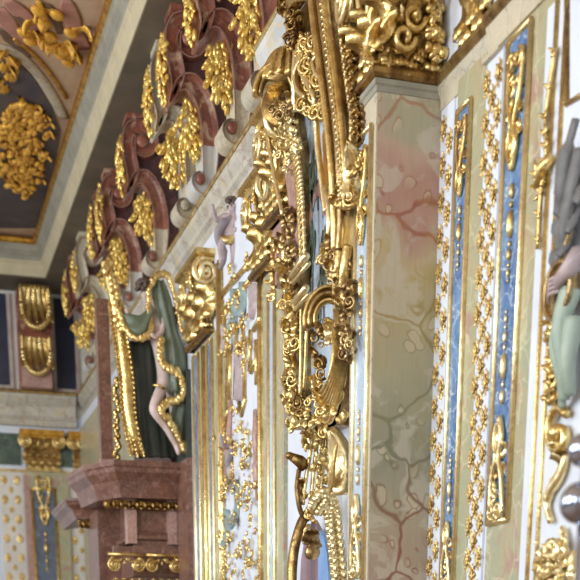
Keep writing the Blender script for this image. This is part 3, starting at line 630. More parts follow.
# painted relief figure with grey wing, green drapery, holding a gilt disc
t = thing('relief_figure', 'painted relief figure with grey wing and pale green drapery, right edge', 'relief', (3.4, 5.6, 1.5))
mb = MB(); g = RW(3.46)
def pts3(L, X=3.46): return [(*px(u, v, X), n) for u, v, n in L]
rod(mb, g, smooth_path(pts3([(583, 120, .04), (576, 160, .06), (571, 190, .05), (564, 215, .03)]), 5), [.03] * 4 + [.06] * 8 + [.045] * 4, 8, .6)
rod(mb, g, smooth_path(pts3([(585, 150, .03), (578, 200, .05), (570, 232, .03), (561, 262, .01)]), 5), [.05] * 6 + [.055] * 6 + [.03] * 4, 8, .6)
for (u, v, th) in [(566, 205, -1.9), (571, 185, -2.0), (562, 222, -1.9), (560, 252, -1.7), (577, 160, -2.1)]: leaf(mb, g, *px(u, v, 3.46), .03, .3, .13, th, .6, .1, 4)
mb.build('wing', 'grey_wing', t)
mb = MB(); rod(mb, g, smooth_path(pts3([(580, 225, .04), (572, 250, .04), (564, 285, .03), (560, 312, .02)]), 5), .013, 8); mb.build('staff', 'old_gold', t)
mb = MB(); a, b = px(573, 292, 3.46); disc(mb, g, a, b, .08, .13, .04); rod(mb, g, [(a + .13 * math.cos(q), b + .13 * math.sin(q), .09) for q in [2 * PI * k / 20 for k in range(20)]], .015, 6, 1, 0, True); mb.build('round_shield', 'old_gold', t)
mb = MB()
for k in range(4): rod(mb, g, smooth_path([(a - .05 + .0 * k, b + .05 - .022 * k, .1), (a + .0, b + .045 - .022 * k, .135), (a + .05, b + .02 - .022 * k, .11)], 4), .010, 6)
rod(mb, g, [(a - .22, b + .1, .1), (a - .04, b + .02, .11)], [.05, .035], 8); mb.build('hand', 'mauve_relief', t)
mb = MB()
for L, r in [([(580, 290, .05), (574, 330, .08), (573, 370, .05), (568, 400, .02)], .07), ([(572, 315, .05), (567, 345, .07), (568, 380, .04), (564, 408, .01)], .05), ([(584, 320, .05), (580, 360, .07), (574, 395, .02)], .07)]:
    p = smooth_path(pts3(L), 5); rod(mb, g, p, [r * (1 - .55 * i / len(p)) for i in range(len(p))], 10, .8)
mb.build('drapery', 'pale_green_cloth', t)
# silver balls, nearer the camera
t = thing('ball_lamp', 'polished silver ball stand near the camera, out of focus at the right edge', 'stand', hit(576, 500, 1, 4.4))
for nm, u, v, r in [('upper_ball', 584, 450, .062), ('lower_ball', 580, 503, .078)]:
    p = hit(u, v, 1, 4.4); mb = MB(); fr_ = FW(p.y); rows = []
    for i in range(17):
        q = PI * i / 16; rows.append([(p.x + r * math.sin(q) * math.cos(2 * PI * j / 28), p.y + r * math.sin(q) * math.sin(2 * PI * j / 28), p.z - r * math.cos(q)) for j in range(28)])
    mb.grid(rows, closev=True); mb.build(nm, 'chrome', t)
p = hit(583, 503, 1, 4.4); mb = MB(); rod(mb, FW(p.y), [(p.x, -1.6, 0), (p.x, -.5, 0), (p.x, p.z + .3, 0)], .016, 10); mb.build('pole', 'chrome', t)
mb = MB(); rod(mb, FW(p.y), [(p.x, -1.6, 0), (p.x, -1.56, 0)], .2, 24); mb.build('base', 'chrome', t)

# ------------------------------------------------------------------ gilded picture frame with painting
X0 = 3.50; fr = RW(3.54)
t = thing('painting', 'narrow landscape painting of dark cypresses under a brown arch, inside the carved gilded frame', 'painting', (3.4, 10.6, 2.9))
def pp(u, v, X=3.29): return px(u, v, X)
XP = 3.29; fp = RW(XP)
yA, yB = pp(330, 250)[0], pp(303, 250)[0]
MB().box(XP, XP + .03, yA - .35, yB - .02, 1.9, 4.5).build('canvas', 'pale_blue_marble', t)
mb = MB(); yc = (pp(309, 230)[0] + pp(326, 230)[0]) / 2; hwid = (pp(309, 230)[0] - pp(327, 230)[0]) / 2
zc = pp(316, 225)[1]; rod(mb, fp, [(yc + hwid * .8 * math.cos(q), zc + .22 * math.sin(q), .003) for q in [PI * k / 16 for k in range(17)]], .05, 8, .1); mb.build('painted_arch', 'pale_brown_marble', t)
mb = MB(); rgg = random.Random(2)
for (u, v0, v1, wd) in [(312, 228, 275, .10), (324, 235, 300, .08), (311, 262, 300, .06), (319, 285, 330, .06), (313, 160, 205, .07), (309, 300, 340, .05)]:
    for k in range(26):
        q = rgg.random(); a, b = pp(u, v0 + (v1 - v0) * q); blob(mb, fp, a + rgg.uniform(-1, 1) * wd * math.sin(PI * min(1, q + .15)), b, .004, .035, .07, .006, rgg.uniform(-.4, .4), 0, 6)
mb.build('painted_trees', 'dark_green', t)
mb = MB()
for (u, v0, v1) in [(313, 275, 345), (324, 298, 345), (318, 180, 210)]: rod(mb, fp, [(*pp(u, v0), .004), (*pp(u + .5, v1), .004)], .012, 6, .3)
mb.build('painted_trunks', 'hair', t)

t = thing('picture_frame', 'huge carved gilded rocaille frame with shell hood, left of the big marble pier', 'frame', (3.4, 10.4, 1.9))
G = lambda L, X: [(*px(u, v, X), n) for u, v, n in L]
def P3(L, X, k=6): return smooth_path(G(L, X), k)
def dfr(u, v, X, turn=.8):                            # a frame at a point on plane X, turned half towards the entrance
    p = hit(u, v, 0, X); n = Vector((-math.cos(turn), -math.sin(turn), 0)); return Fr(p, Vector((0, 0, 1)).cross(n) * 1, (0, 0, 1), n)
def inside(u, v, P):
    c = False
    for i in range(len(P)):
        (x1, y1), (x2, y2) = P[i - 1], P[i]
        if (y1 > v) != (y2 > v) and u < (x2 - x1) * (v - y1) / (y2 - y1) + x1: c = not c
    return c
def encrust(mb, P, X, cnt, size, seed, th=PI / 2, spread=1.0, turn=.9, kinds=(5, 2, 2)):
    """overlapping leaves, nuggets and little scrolls filling an outline"""
    rg = random.Random(seed); us = [p[0] for p in P]; vs = [p[1] for p in P]; k = 0
    while k < cnt:
        u, v = rg.uniform(min(us), max(us)), rg.uniform(min(vs), max(vs))
        if not inside(u, v, P): continue
        k += 1; f = dfr(u, v, X - rg.uniform(0, .05), turn); s = size * rg.uniform(.65, 1.4); q = rg.randrange(sum(kinds))
        if q < kinds[0]: leaf(mb, f, 0, 0, 0, s * 2.4, s * 1.1, th + rg.uniform(-1, 1) * spread, rg.uniform(1.2, 2.0), rg.uniform(.15, .5), 4, 0, .4, 10, 7)
        elif q < kinds[0] + kinds[1]: blob(mb, f, 0, 0, .01, s * .4, s * .7, s * .4, rg.uniform(-1, 1))
        else:
            a0 = rg.random() * 6; sg = rg.choice((-1, 1)); pts = spiral(0, 0, s * .75, s * .2, a0, a0 + sg * 8.5, 16)
            rod(mb, f, [(p[0], p[1], .02 + s * .02 * i) for i, p in enumerate(pts)], [s * .2 * (1 - .4 * i / 16) for i in range(17)], 6, 1.3)
def dleaf(mb, u, v, X, L, W, th, curl=1.5, lift=.2, lobes=5, turn=.9): leaf(mb, dfr(u, v, X, turn), 0, 0, 0, L, W, th, curl, lift, lobes, 0, .38, 16, 9)
def rib(mb, L, X, r, flat=1.0, k=7): rod(mb, RW(X), P3(L, X, k), r, 8, flat)
def board(name, P, X, d, m):
    mb = MB(); fr_ = RW(X); poly(mb, fr_, [px(u, v, X) for u, v in P], -d, 0); n = len(P)
    mb.add([fr_.p(*px(u, v, X), -d) for u, v in P], [tuple(range(n))], 0, False); return mb.build(name, m, t)
# --- near limb: great arched mould, from the top edge down to the lower scroll
board('near_board', [(322, -30), (334, -30), (345, 30), (352, 100), (354, 200), (352, 300), (347, 370), (336, 425), (326, 430), (332, 390), (340, 330), (338, 280), (332, 250), (336, 200), (336, 130), (330, 60)], 3.16, .12, 'dark_gold')
mb = MB(); rib(mb, [(309, -30, .0), (318, 20, .03), (327, 65, .05), (333, 110, .05), (337, 160, .04), (337, 210, .02), (335, 250, 0)], 3.04, .026, 1.2); mb.build('inner_rib', 'gold', t)
mb = MB(); rib(mb, [(316, -30, .0), (325, 20, .02), (334, 65, .04), (340, 110, .04), (343, 160, .03), (342, 215, .01), (339, 250, 0)], 3.04, .030, .9); mb.build('middle_rib', 'old_gold', t)
mb = MB(); rib(mb, [(323, -30, .0), (331, 20, .02), (340, 65, .04), (346, 110, .04), (349, 160, .03), (348, 210, .01)], 3.04, .024, 1.2); mb.build('outer_rib', 'gold', t)
mb = MB(); fr_ = RW(3.04); L1 = P3([(311, -30, -.02), (320, 20, .0), (330, 65, .02), (336, 110, .02), (340, 160, .01), (339, 215, -.01)], 3.04, 3); L2 = P3([(326, -30, -.02), (333, 20, .0), (342, 65, .02), (347, 110, .02), (349, 160, .01), (348, 215, -.01)], 3.04, 3)
mb.grid([[fr_.p(*a), fr_.p(*b), fr_.p(b[0], b[1], b[2] - .08), fr_.p(a[0], a[1], a[2] - .08)] for a, b in zip(L1, L2)], closev=True, caps=True, smooth=False); mb.build('mould_band', 'old_gold', t)
mb = MB()
for q in P3([(321, -15, .02), (329, 25, .04), (337, 70, .06), (343, 115, .06), (346, 160, .05), (345, 200, .04)], 3.02, 7)[::1]: blob(mb, RW(3.02), q[0], q[1], q[2], .018, .010, .014)
rod(mb, RW(3.02), P3([(321, -15, .01), (329, 25, .03), (337, 70, .05), (343, 115, .05), (346, 160, .04), (345, 200, .03)], 3.02, 4), .008, 5)
mb.build('bead_row', 'pale_gold', t)
# feather fan along the outside of the mould
mb = MB()
for k in range(20):
    v = -16 + 8 * k; u = 333 + 17 * min(1, (v + 16) / 130); dleaf(mb, u, v, 3.02, .15, .085, -.45 + .01 * k, 1.5, .15, 3, 1.1)
mb.build('feather_fan', 'old_gold', t)
mb = MB()
for k in range(14): v = -12 + 11 * k; dleaf(mb, 341 + 13 * min(1, (v + 12) / 120), v, 3.04, .11, .07, -1.0, 1.8, .2, 3, 1.1)
mb.build('outer_feathers', 'dark_gold', t)
# foliage where the mould meets the blue-striped pier
mb = MB(); encrust(mb, [(345, 145), (357, 150), (357, 205), (350, 212), (341, 215), (343, 170)], 3.06, 26, .05, 41); mb.build('side_foliage', 'gold', t)
mb = MB(); dleaf(mb, 349, 200, 3.02, .34, .16, 1.5, .9, .2, 5); mb.build('broad_leaf', 'pale_gold', t)
board('rough_field', [(340, 212), (351, 208), (350, 250), (340, 252)], 3.08, .05, 'pale_gold')
mb = MB(); rib(mb, [(336, 205, 0), (337, 230, 0), (335, 262, 0)], 3.06, .03, 1); rib(mb, [(341, 248, 0), (340, 270, .02), (337, 295, 0)], 3.06, .035, 1); rib(mb, [(348, 246, 0), (347, 270, .02), (343, 296, 0)], 3.06, .035, 1)
mb.build('column_ribs', 'gold', t)
mb = MB(); encrust(mb, [(326, 248), (336, 246), (352, 255), (352, 300), (335, 296), (326, 275)], 3.08, 30, .052, 42); mb.build('shoulder_foliage', 'old_gold', t)
mb = MB(); encrust(mb, [(322, 252), (332, 250), (332, 272), (325, 275)], 3.1, 12, .045, 43); mb.build('foliage_knot', 'gold', t)
# amber pocket with pale rim
board('amber_field', [(322, 135), (327, 118), (335, 118), (337, 160), (336, 210), (328, 212), (324, 180)], 3.14, .06, 'deep_gold')
mb = MB(); rib(mb, [(336, 128, 0), (334, 110, .02), (327, 104, .03), (321, 112, .03), (320, 140, .02), (323, 178, .01), (326, 212, 0)], 3.10, .020, 1.2); rib(mb, [(325, 188, 0), (330, 205, .01), (331, 228, .01), (326, 250, 0), (321, 262, 0)], 3.08, .026)
mb.build('pale_rim', 'pale_gold', t)
mb = MB(); dleaf(mb, 328, 128, 3.1, .14, .08, 1.8); dleaf(mb, 331, 215, 3.1, .2, .09, 1.5); dleaf(mb, 333, 205, 3.1, .16, .07, 1.7); mb.build('pocket_leaves', 'gold', t)
# --- head: volute, crest leaves, central scrolls
mb = MB(); a, b = py(300, 22, 10.0); volute(mb, FW(10.0), a, b, 0, .10, 1.2, 2.0, -1, .22); mb.build('volute', 'gold', t)
board('head_board', [(292, -30), (314, -30), (326, 50), (330, 115), (318, 122), (308, 120), (300, 90), (294, 40)], 3.20, .14, 'dark_gold')
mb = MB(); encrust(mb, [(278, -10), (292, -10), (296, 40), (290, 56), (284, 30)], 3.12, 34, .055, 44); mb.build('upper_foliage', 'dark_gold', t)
mb = MB(); encrust(mb, [(297, 38), (318, 40), (326, 100), (318, 118), (304, 112), (298, 70)], 3.12, 70, .05, 45, kinds=(4, 1, 4)); mb.build('central_foliage', 'gold', t)
mb = MB(); rib(mb, [(289, 2, 0), (299, -4, .02), (312, -6, .02)], 3.06, .04, .7); mb.build('top_band', 'gold', t)
mb = MB(); rib(mb, [(298, 46, 0), (303, 66, .03), (312, 82, .04), (318, 98, .03), (316, 112, .01)], 3.08, .02); rib(mb, [(296, 52, 0), (297, 80, .02), (295, 112, 0)], 3.10, .026)
rib(mb, [(306, 60, .04), (302, 75, .06), (304, 90, .06), (310, 98, .04)], 3.08, .014); rib(mb, [(322, 52, .0), (318, 62, .04), (321, 74, .04), (325, 80, .02)], 3.06, .014); mb.build('scroll_ribs', 'pale_gold', t)
for (u, v, r) in [(309, 70, .06), (322, 83, .06), (318, 116, .05), (327, 116, .05), (305, 108, .05)]: mb = MB(); f_ = dfr(u, v, 3.08); pts = spiral(0, 0, r, .012, 1, 10, 22); rod(mb, f_, [(p[0], p[1], .05) for p in pts], .012, 6, 1.4); mb.build('small_scroll', 'gold', t)
# --- shell hood
mb = MB(); fz = dfr(283, 78, 3.12, 1.1); rows = []
for i in range(13):
    q = PI * .5 * i / 12; rows.append([fz.p(.15 * (1 + .22 * abs(math.sin(7 * p_))) * math.cos(q) * math.cos(p_) + .03 * math.sin(q), -.04 + .24 * math.sin(q), .15 * (1 + .22 * abs(math.sin(7 * p_))) * math.cos(q) * math.sin(p_)) for p_ in [2 * PI * j / 84 for j in range(84)]])
mb.grid(rows, closev=True, caps=True); mb.build('ribbed_dome', 'gold', t)
fz = dfr(279, 100, 3.10, 1.1)
for nm, r, rr, m in (('hood_arch', .165, .024, 'gold'), ('hood_arch', .125, .018, 'old_gold')):
    mb = MB(); rod(mb, fz, [(r * math.cos(q), r * 1.15 * math.sin(q), .10) for q in [PI * (-.05 + 1.05 * k / 20) for k in range(21)]], rr, 8, 2.2); mb.build(nm, m, t)
mb = MB(); disc(mb, fz, 0, 0, -.08, .15, .03); mb.build('hood_back', 'dark_gold', t)
mb = MB(); encrust(mb, [(274, 104), (286, 102), (294, 112), (286, 122), (272, 120)], 3.1, 26, .05, 46); mb.build('hood_leaves', 'old_gold', t)
# --- far limb
board('far_board', [(272, 118), (297, 108), (303, 150), (305, 300), (305, 430), (292, 430), (290, 300), (286, 210)], 3.24, .12, 'old_gold')
mb = MB(); encrust(mb, [(270, 112), (294, 108), (297, 150), (284, 172), (274, 150)], 3.16, 80, .038, 47, PI / 2, 2.5, .9, (6, 2, 1)); mb.build('bright_foliage', 'pale_gold', t)
mb = MB(); rib(mb, [(267, 98, .04), (271, 130, .04), (278, 170, .04), (286, 215, .03)], 3.12, .016); mb.build('slanting_rod', 'pale_gold', t)
board('rose_field', [(284, 168), (292, 152), (299, 195), (299, 262), (294, 268), (290, 215)], 3.19, .04, 'pale_brown_marble')
mb = MB(); rib(mb, [(292, 140, 0), (297, 175, .01), (300, 210, .01), (301, 262, 0)], 3.15, .014); rib(mb, [(296, 138, 0), (301, 175, .01), (304, 210, .01), (305, 262, 0)], 3.15, .014); mb.build('ladder_rails', 'gold', t)
mb = MB()
for q in P3([(294, 140, 0), (299, 175, .01), (302, 210, .01), (303, 262, 0)], 3.15, 8): rod(mb, RW(3.15), [(q[0] - .07, q[1], q[2]), (q[0] + .07, q[1], q[2])], .014, 6)
mb.build('ladder_beads', 'pale_gold', t)
mb = MB(); rib(mb, [(292, 276, 0), (309, 256, .02)], 3.1, .024, 1.2); rib(mb, [(293, 283, 0), (309, 263, .0)], 3.12, .018); mb.build('upper_ledge', 'pale_gold', t)
mb = MB(); rib(mb, [(294, 303, 0), (309, 288, .02)], 3.1, .024, 1.2); rib(mb, [(295, 309, 0), (309, 294, .0)], 3.12, .018); mb.build('lower_ledge', 'pale_gold', t)
mb = MB(); rib(mb, [(301, 305, 0), (301, 350, 0), (300, 395, 0)], 3.15, .014); rib(mb, [(307, 300, 0), (306, 350, 0), (304, 390, 0)], 3.15, .014); mb.build('lower_rails', 'gold', t)
mb = MB(); encrust(mb, [(284, 215), (292, 205), (296, 240), (294, 300), (286, 300), (283, 260)], 3.18, 40, .05, 48); mb.build('edge_leaves', 'old_gold', t)
mb = MB(); encrust(mb, [(283, 300), (296, 300), (297, 432), (288, 436), (284, 400), (287, 350)], 3.16, 64, .052, 49); mb.build('edge_foliage', 'gold', t)
mb = MB(); encrust(mb, [(296, 312), (302, 312), (303, 420), (297, 420)], 3.2, 26, .05, 50); mb.build('dark_leaves', 'dark_gold', t)  # leaves in the darker toned gilding
mb = MB()
for (u, v, L, W, th) in [(288, 292, .30, .12, 1.9), (287, 262, .22, .10, 1.3), (289, 320, .3, .12, 1.6), (286, 380, .32, .12, 1.4), (292, 408, .34, .13, 1.8), (290, 345, .26, .1, 1.9)]: dleaf(mb, u, v, 3.14, L, W, th)
mb.build('curled_leaves', 'gold', t)
# --- great lower scroll
fz = dfr(329, 322, 3.10, 1.2)
for nm, r, rr, m in (('hooked_scroll', .135, .024, 'old_gold'), ('hooked_scroll', .10, .02, 'gold'), ('hooked_scroll', .17, .018, 'gold')):
    mb = MB(); rod(mb, fz, [(r * math.cos(q), r * 1.2 * math.sin(q), .06) for q in [PI * (-.15 + 1.25 * k / 22) for k in range(23)]], rr, 8, 2.2); mb.build(nm, m, t)
mb = MB(); dleaf(mb, 330, 345, 3.1, .24, .12, 1.7); dleaf(mb, 338, 352, 3.08, .36, .12, 1.55, 1.2); dleaf(mb, 343, 360, 3.08, .38, .11, 1.45, 1.2); mb.build('scroll_leaves', 'pale_gold', t)
mb = MB()
for k in range(7):
    rib(mb, [(335 + 1.9 * k, 322 + 5 * k, 0), (340 + 1.3 * k, 352 + 4 * k, .04), (337 + 1.0 * k, 378 + 4.5 * k, .05), (327 + 1.3 * k, 392 + 5 * k, .04), (318 + 1.2 * k, 386 + 5.5 * k, .02), (315 + 1.2 * k, 376 + 5.5 * k, 0)], 3.08 + .012 * k, .017, 1.3)
mb.build('ribbed_scroll', 'gold', t)
board('scroll_backing', [(338, 330), (351, 330), (346, 385), (336, 425), (322, 430), (318, 400), (332, 392), (340, 370)], 3.16, .06, 'old_gold')
mb = MB(); encrust(mb, [(344, 296), (353, 296), (351, 345), (346, 380), (342, 350)], 3.06, 30, .045, 51); mb.build('outer_foliage', 'old_gold', t)
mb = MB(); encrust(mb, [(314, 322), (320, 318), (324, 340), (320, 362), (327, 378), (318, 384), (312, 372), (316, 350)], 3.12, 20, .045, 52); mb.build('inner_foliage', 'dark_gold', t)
mb = MB(); encrust(mb, [(318, 378), (334, 395), (338, 425), (326, 440), (314, 432), (304, 425), (308, 398)], 3.12, 50, .048, 53); mb.build('lower_foliage', 'gold', t)

# crest with hanging leaves and curled scroll over the lower arch (285..345, 420..540)
t = thing('crest', 'gilded carved crest with curled leaves above the lower arched picture', 'ornament', (3.4, 10.2, 1.2))
y = 10.0; mb = MB(); dleaf(mb, 338, 496, 3.10, .46, .24, 1.62, .5, .05, 7, .6); dleaf(mb, 333, 494, 3.12, .34, .12, 1.75, 1.3, .2, 5, .7); mb.build('great_leaf', 'pale_gold', t)
mb = MB()
for k in range(5): rib(mb, [(334 + .8 * k, 494 - 2 * k, .03), (337 + .9 * k, 475 - 2 * k, .05), (341 + .6 * k, 452 - 2 * k, .05)], 3.08, .012)
mb.build('leaf_ribs', 'gold', t)
mb = MB(); a, b = py(297, 463, y); rod(mb, FW(y), [(a - .06, b + .05, 0), (a + .02, b + .01, .02), (a + .06, b - .02, .0)], [.03, .05, .055], 10); blob(mb, FW(y), a - .07, b + .05, .01, .03, .03, .04)
rod(mb, FW(y), smooth_path([(*py(299, 470, y), 0), (*py(296, 490, y), .03), (*py(300, 512, y), .02), (*py(308, 520, y), 0)], 6), .02, 8, 1.5); mb.build('curled_horn', 'dark_gold', t)
mb = MB()
for pl in ([(314, 410), (316, 440), (312, 480), (309, 515)], [(318, 410), (322, 440), (318, 475), (314, 515)], [(305, 400), (307, 430), (310, 452)], [(310, 400), (311, 440), (305, 480), (302, 505)], [(326, 425), (324, 455), (320, 490), (316, 512)]):
    rod(mb, FW(y), smooth_path([(*py(u, v, y), .02) for u, v in pl], 6), .018, 8, 1.4)
mb.build('stems', 'pale_gold', t)
mb = MB()
for k, (u, v) in enumerate([(314, 430), (320, 445), (312, 460), (321, 468), (316, 485), (309, 495), (322, 500), (306, 520), (332, 440), (326, 430), (308, 425), (300, 425), (303, 440), (334, 425)]):
    a, b = py(u, v, y); cluster(mb, FW(y - .05), a, b, 0, .09, .15, 6, .04, 0, .04, k + 300)
for (u, v, L, W, th) in [(328, 455, .3, .12, 1.8), (306, 450, .3, .1, 1.4), (302, 500, .25, .1, 1.7), (331, 430, .28, .12, 1.6)]: a, b = py(u, v, y); leaf(mb, FW(y), a, b, .03, L, W, th, 1.7, .2, 5)
mb.build('foliage', 'gold', t)
# lower arched picture and its gilded surround
t = thing('arched_picture', 'mauve and blue arched picture under the gilded crest, cut by the bottom edge', 'painting', (3.45, 10.2, 0))
mb = MB(); poly(mb, RW(3.40), [px(u, v, 3.40) for u, v in [(299, 600), (301, 560), (306, 530), (313, 520), (318, 530), (318, 600)]], -.04, 0); mb.build('mauve_field', 'mauve_paint', t)
mb = MB(); poly(mb, RW(3.39), [px(u, v, 3.39) for u, v in [(318, 600), (318, 530), (323, 535), (327, 555), (330, 600)]], -.04, 0); mb.build('blue_field', 'blue_paint', t)
t = thing('picture_surround', 'gilded arched surround with overlapping leaf scales at the bottom centre', 'frame', (3.4, 10.2, 0))
mb = MB(); rod(mb, FW(10.2), smooth_path([(*py(u, v, 10.2), 0) for u, v in [(292, 600), (292, 570), (295, 545), (302, 522), (310, 512)]], 6), .042, 10, 1.4); mb.build('far_rim', 'dark_gold', t)
mb = MB(); sp = smooth_path([(*py(u, v, 9.7), 0) for u, v in [(313, 512), (322, 500), (331, 512), (335, 540), (338, 570), (341, 600)]], 4)
for i in range(len(sp) - 1):
    th = math.atan2(sp[i + 1][1] - sp[i][1], sp[i + 1][0] - sp[i][0]); f = FW(9.7)
    for o_ in (-.035, .035): leaf(mb, f, sp[i][0] - o_ * math.sin(th), sp[i][1] + o_ * math.cos(th), .02, .14, .085, th, 1.1, .3, 2, 0, .6, 8, 6)
rod(mb, FW(9.72), sp, .055, 10, .6); mb.build('leaf_scales', 'pale_gold', t)
mb = MB(); f = FW(9.6)
for (u, v, L, W, th) in [(312, 548, .22, .09, 1.5), (305, 545, .2, .07, 1.3), (318, 548, .22, .09, 1.7)]: a, b = py(u, v, 9.6); leaf(mb, f, a, b, 0, L, W, th, 1.8, .2, 4)
a, b = py(313, 552, 9.6); disc(mb, f, a, b, 0, .06, .04); mb.build('pendant_shell', 'old_gold', t)

# ------------------------------------------------------------------ stuccoed white panel (222..262) with putto, tassels and gilt straps
t = thing('stucco_panel', 'white stucco panel with gilded straps and grey medallions, between the altar and the frame', 'wall panel', (3.5, 12.9, 1.5))
y0, y1 = yu(262, 3.52), yu(222, 3.52)
MB().box(3.52, XW - .001, y0 + .02, y1 - .01, -1.6, 4.3).build('ground', 'white', t)
f = RW(3.52); XPN = 3.52
def S(L): return [(*px(u, v, XPN), .015) for u, v in L]
mb = MB()
for L in ([(222, 296), (262, 250)], [(224, 300), (224, 312), (262, 268)], [(226, 332), (226, 314), (234, 303)], [(228, 440), (228, 330), (234, 318)], [(231, 400), (232, 345)], [(236, 400), (238, 330), (243, 320), (246, 345), (246, 400)],
          [(255, 330), (262, 318)], [(252, 372), (258, 360)], [(251, 372), (252, 330)], [(225, 425), (230, 410)], [(258, 385), (258, 340)], [(240, 400), (243, 415), (247, 398)]):
    rod(mb, f, S(L), .028, 8, .8)
mb.build('gilt_straps', 'gold', t)
mb = MB()
for (u0, v0, u1, v1, wd) in [(241, 345, 240, 400, .11), (224.5, 325, 226, 350, .07), (254, 285, 256, 315, .08)]:
    mb = MB()
    a0, b0 = px(u0, v0, XPN); a1, b1 = px(u1, v1, XPN); leaf(mb, f, a0, b0, .01, abs(b0 - b1) + .02, wd * 3.6, -PI / 2, .2, .03, 2, 0, .15); mb.build('grey_medallion', 'mauve_relief', t)
mb = MB()
for (u, v, L) in [(236, 290, .38), (245, 283, .32), (238, 480, .5), (229, 510, .4), (236, 300, .3)]:
    mb = MB()
    a, b = px(u, v, XPN); leaf(mb, f, a, b, .02, L, .17, -PI / 2, .5, .1, 4, 0, .4); mb.build('teal_tassel', 'teal_relief', t)
mb = MB(); rgg = random.Random(12)
for (u, v) in [(238, 322), (235, 340), (244, 345), (250, 365), (252, 345), (229, 440), (239, 410), (246, 425), (250, 440), (228, 490), (227, 515), (238, 470), (247, 470), (254, 500), (257, 520), (244, 500), (252, 540), (226, 460), (231, 480), (256, 450), (243, 445), (236, 440), (249, 455), (240, 490), (251, 490), (235, 535), (247, 545), (226, 535), (255, 555), (233, 560), (239, 575), (262, 575), (245, 350), (232, 330), (228, 345), (249, 320), (232, 545), (243, 550), (258, 560), (229, 570), (249, 575), (238, 520), (257, 480), (250, 460), (241, 300), (233, 308), (246, 290), (253, 262), (236, 272)]:
    a, b = px(u, v, XPN); cluster(mb, f, a, b, .03, .2, .18, 7, .036, 0, .05, int(u * v))
mb.build('gilt_foliage', 'gold', t)
mb = MB()
for (u0, v0, u1, v1, r) in [(232, 400, 228, 490, .07), (233, 440, 230, 478, .05), (257, 445, 259, 500, .07), (256, 410, 258, 470, .06)]:
    mb = MB()
    rod(mb, f, [(*px(u0, v0, XPN), .01), (*px((u0 + u1) / 2, (v0 + v1) / 2, XPN), .02), (*px(u1, v1, XPN), .01)], [r * .6, r, r * .5], 8, .5); mb.build('rose_field', 'pale_brown_marble', t)
gilt_rail(t, f, yu(261, 3.52), -1, 4.2, .05, .04, 'gold')

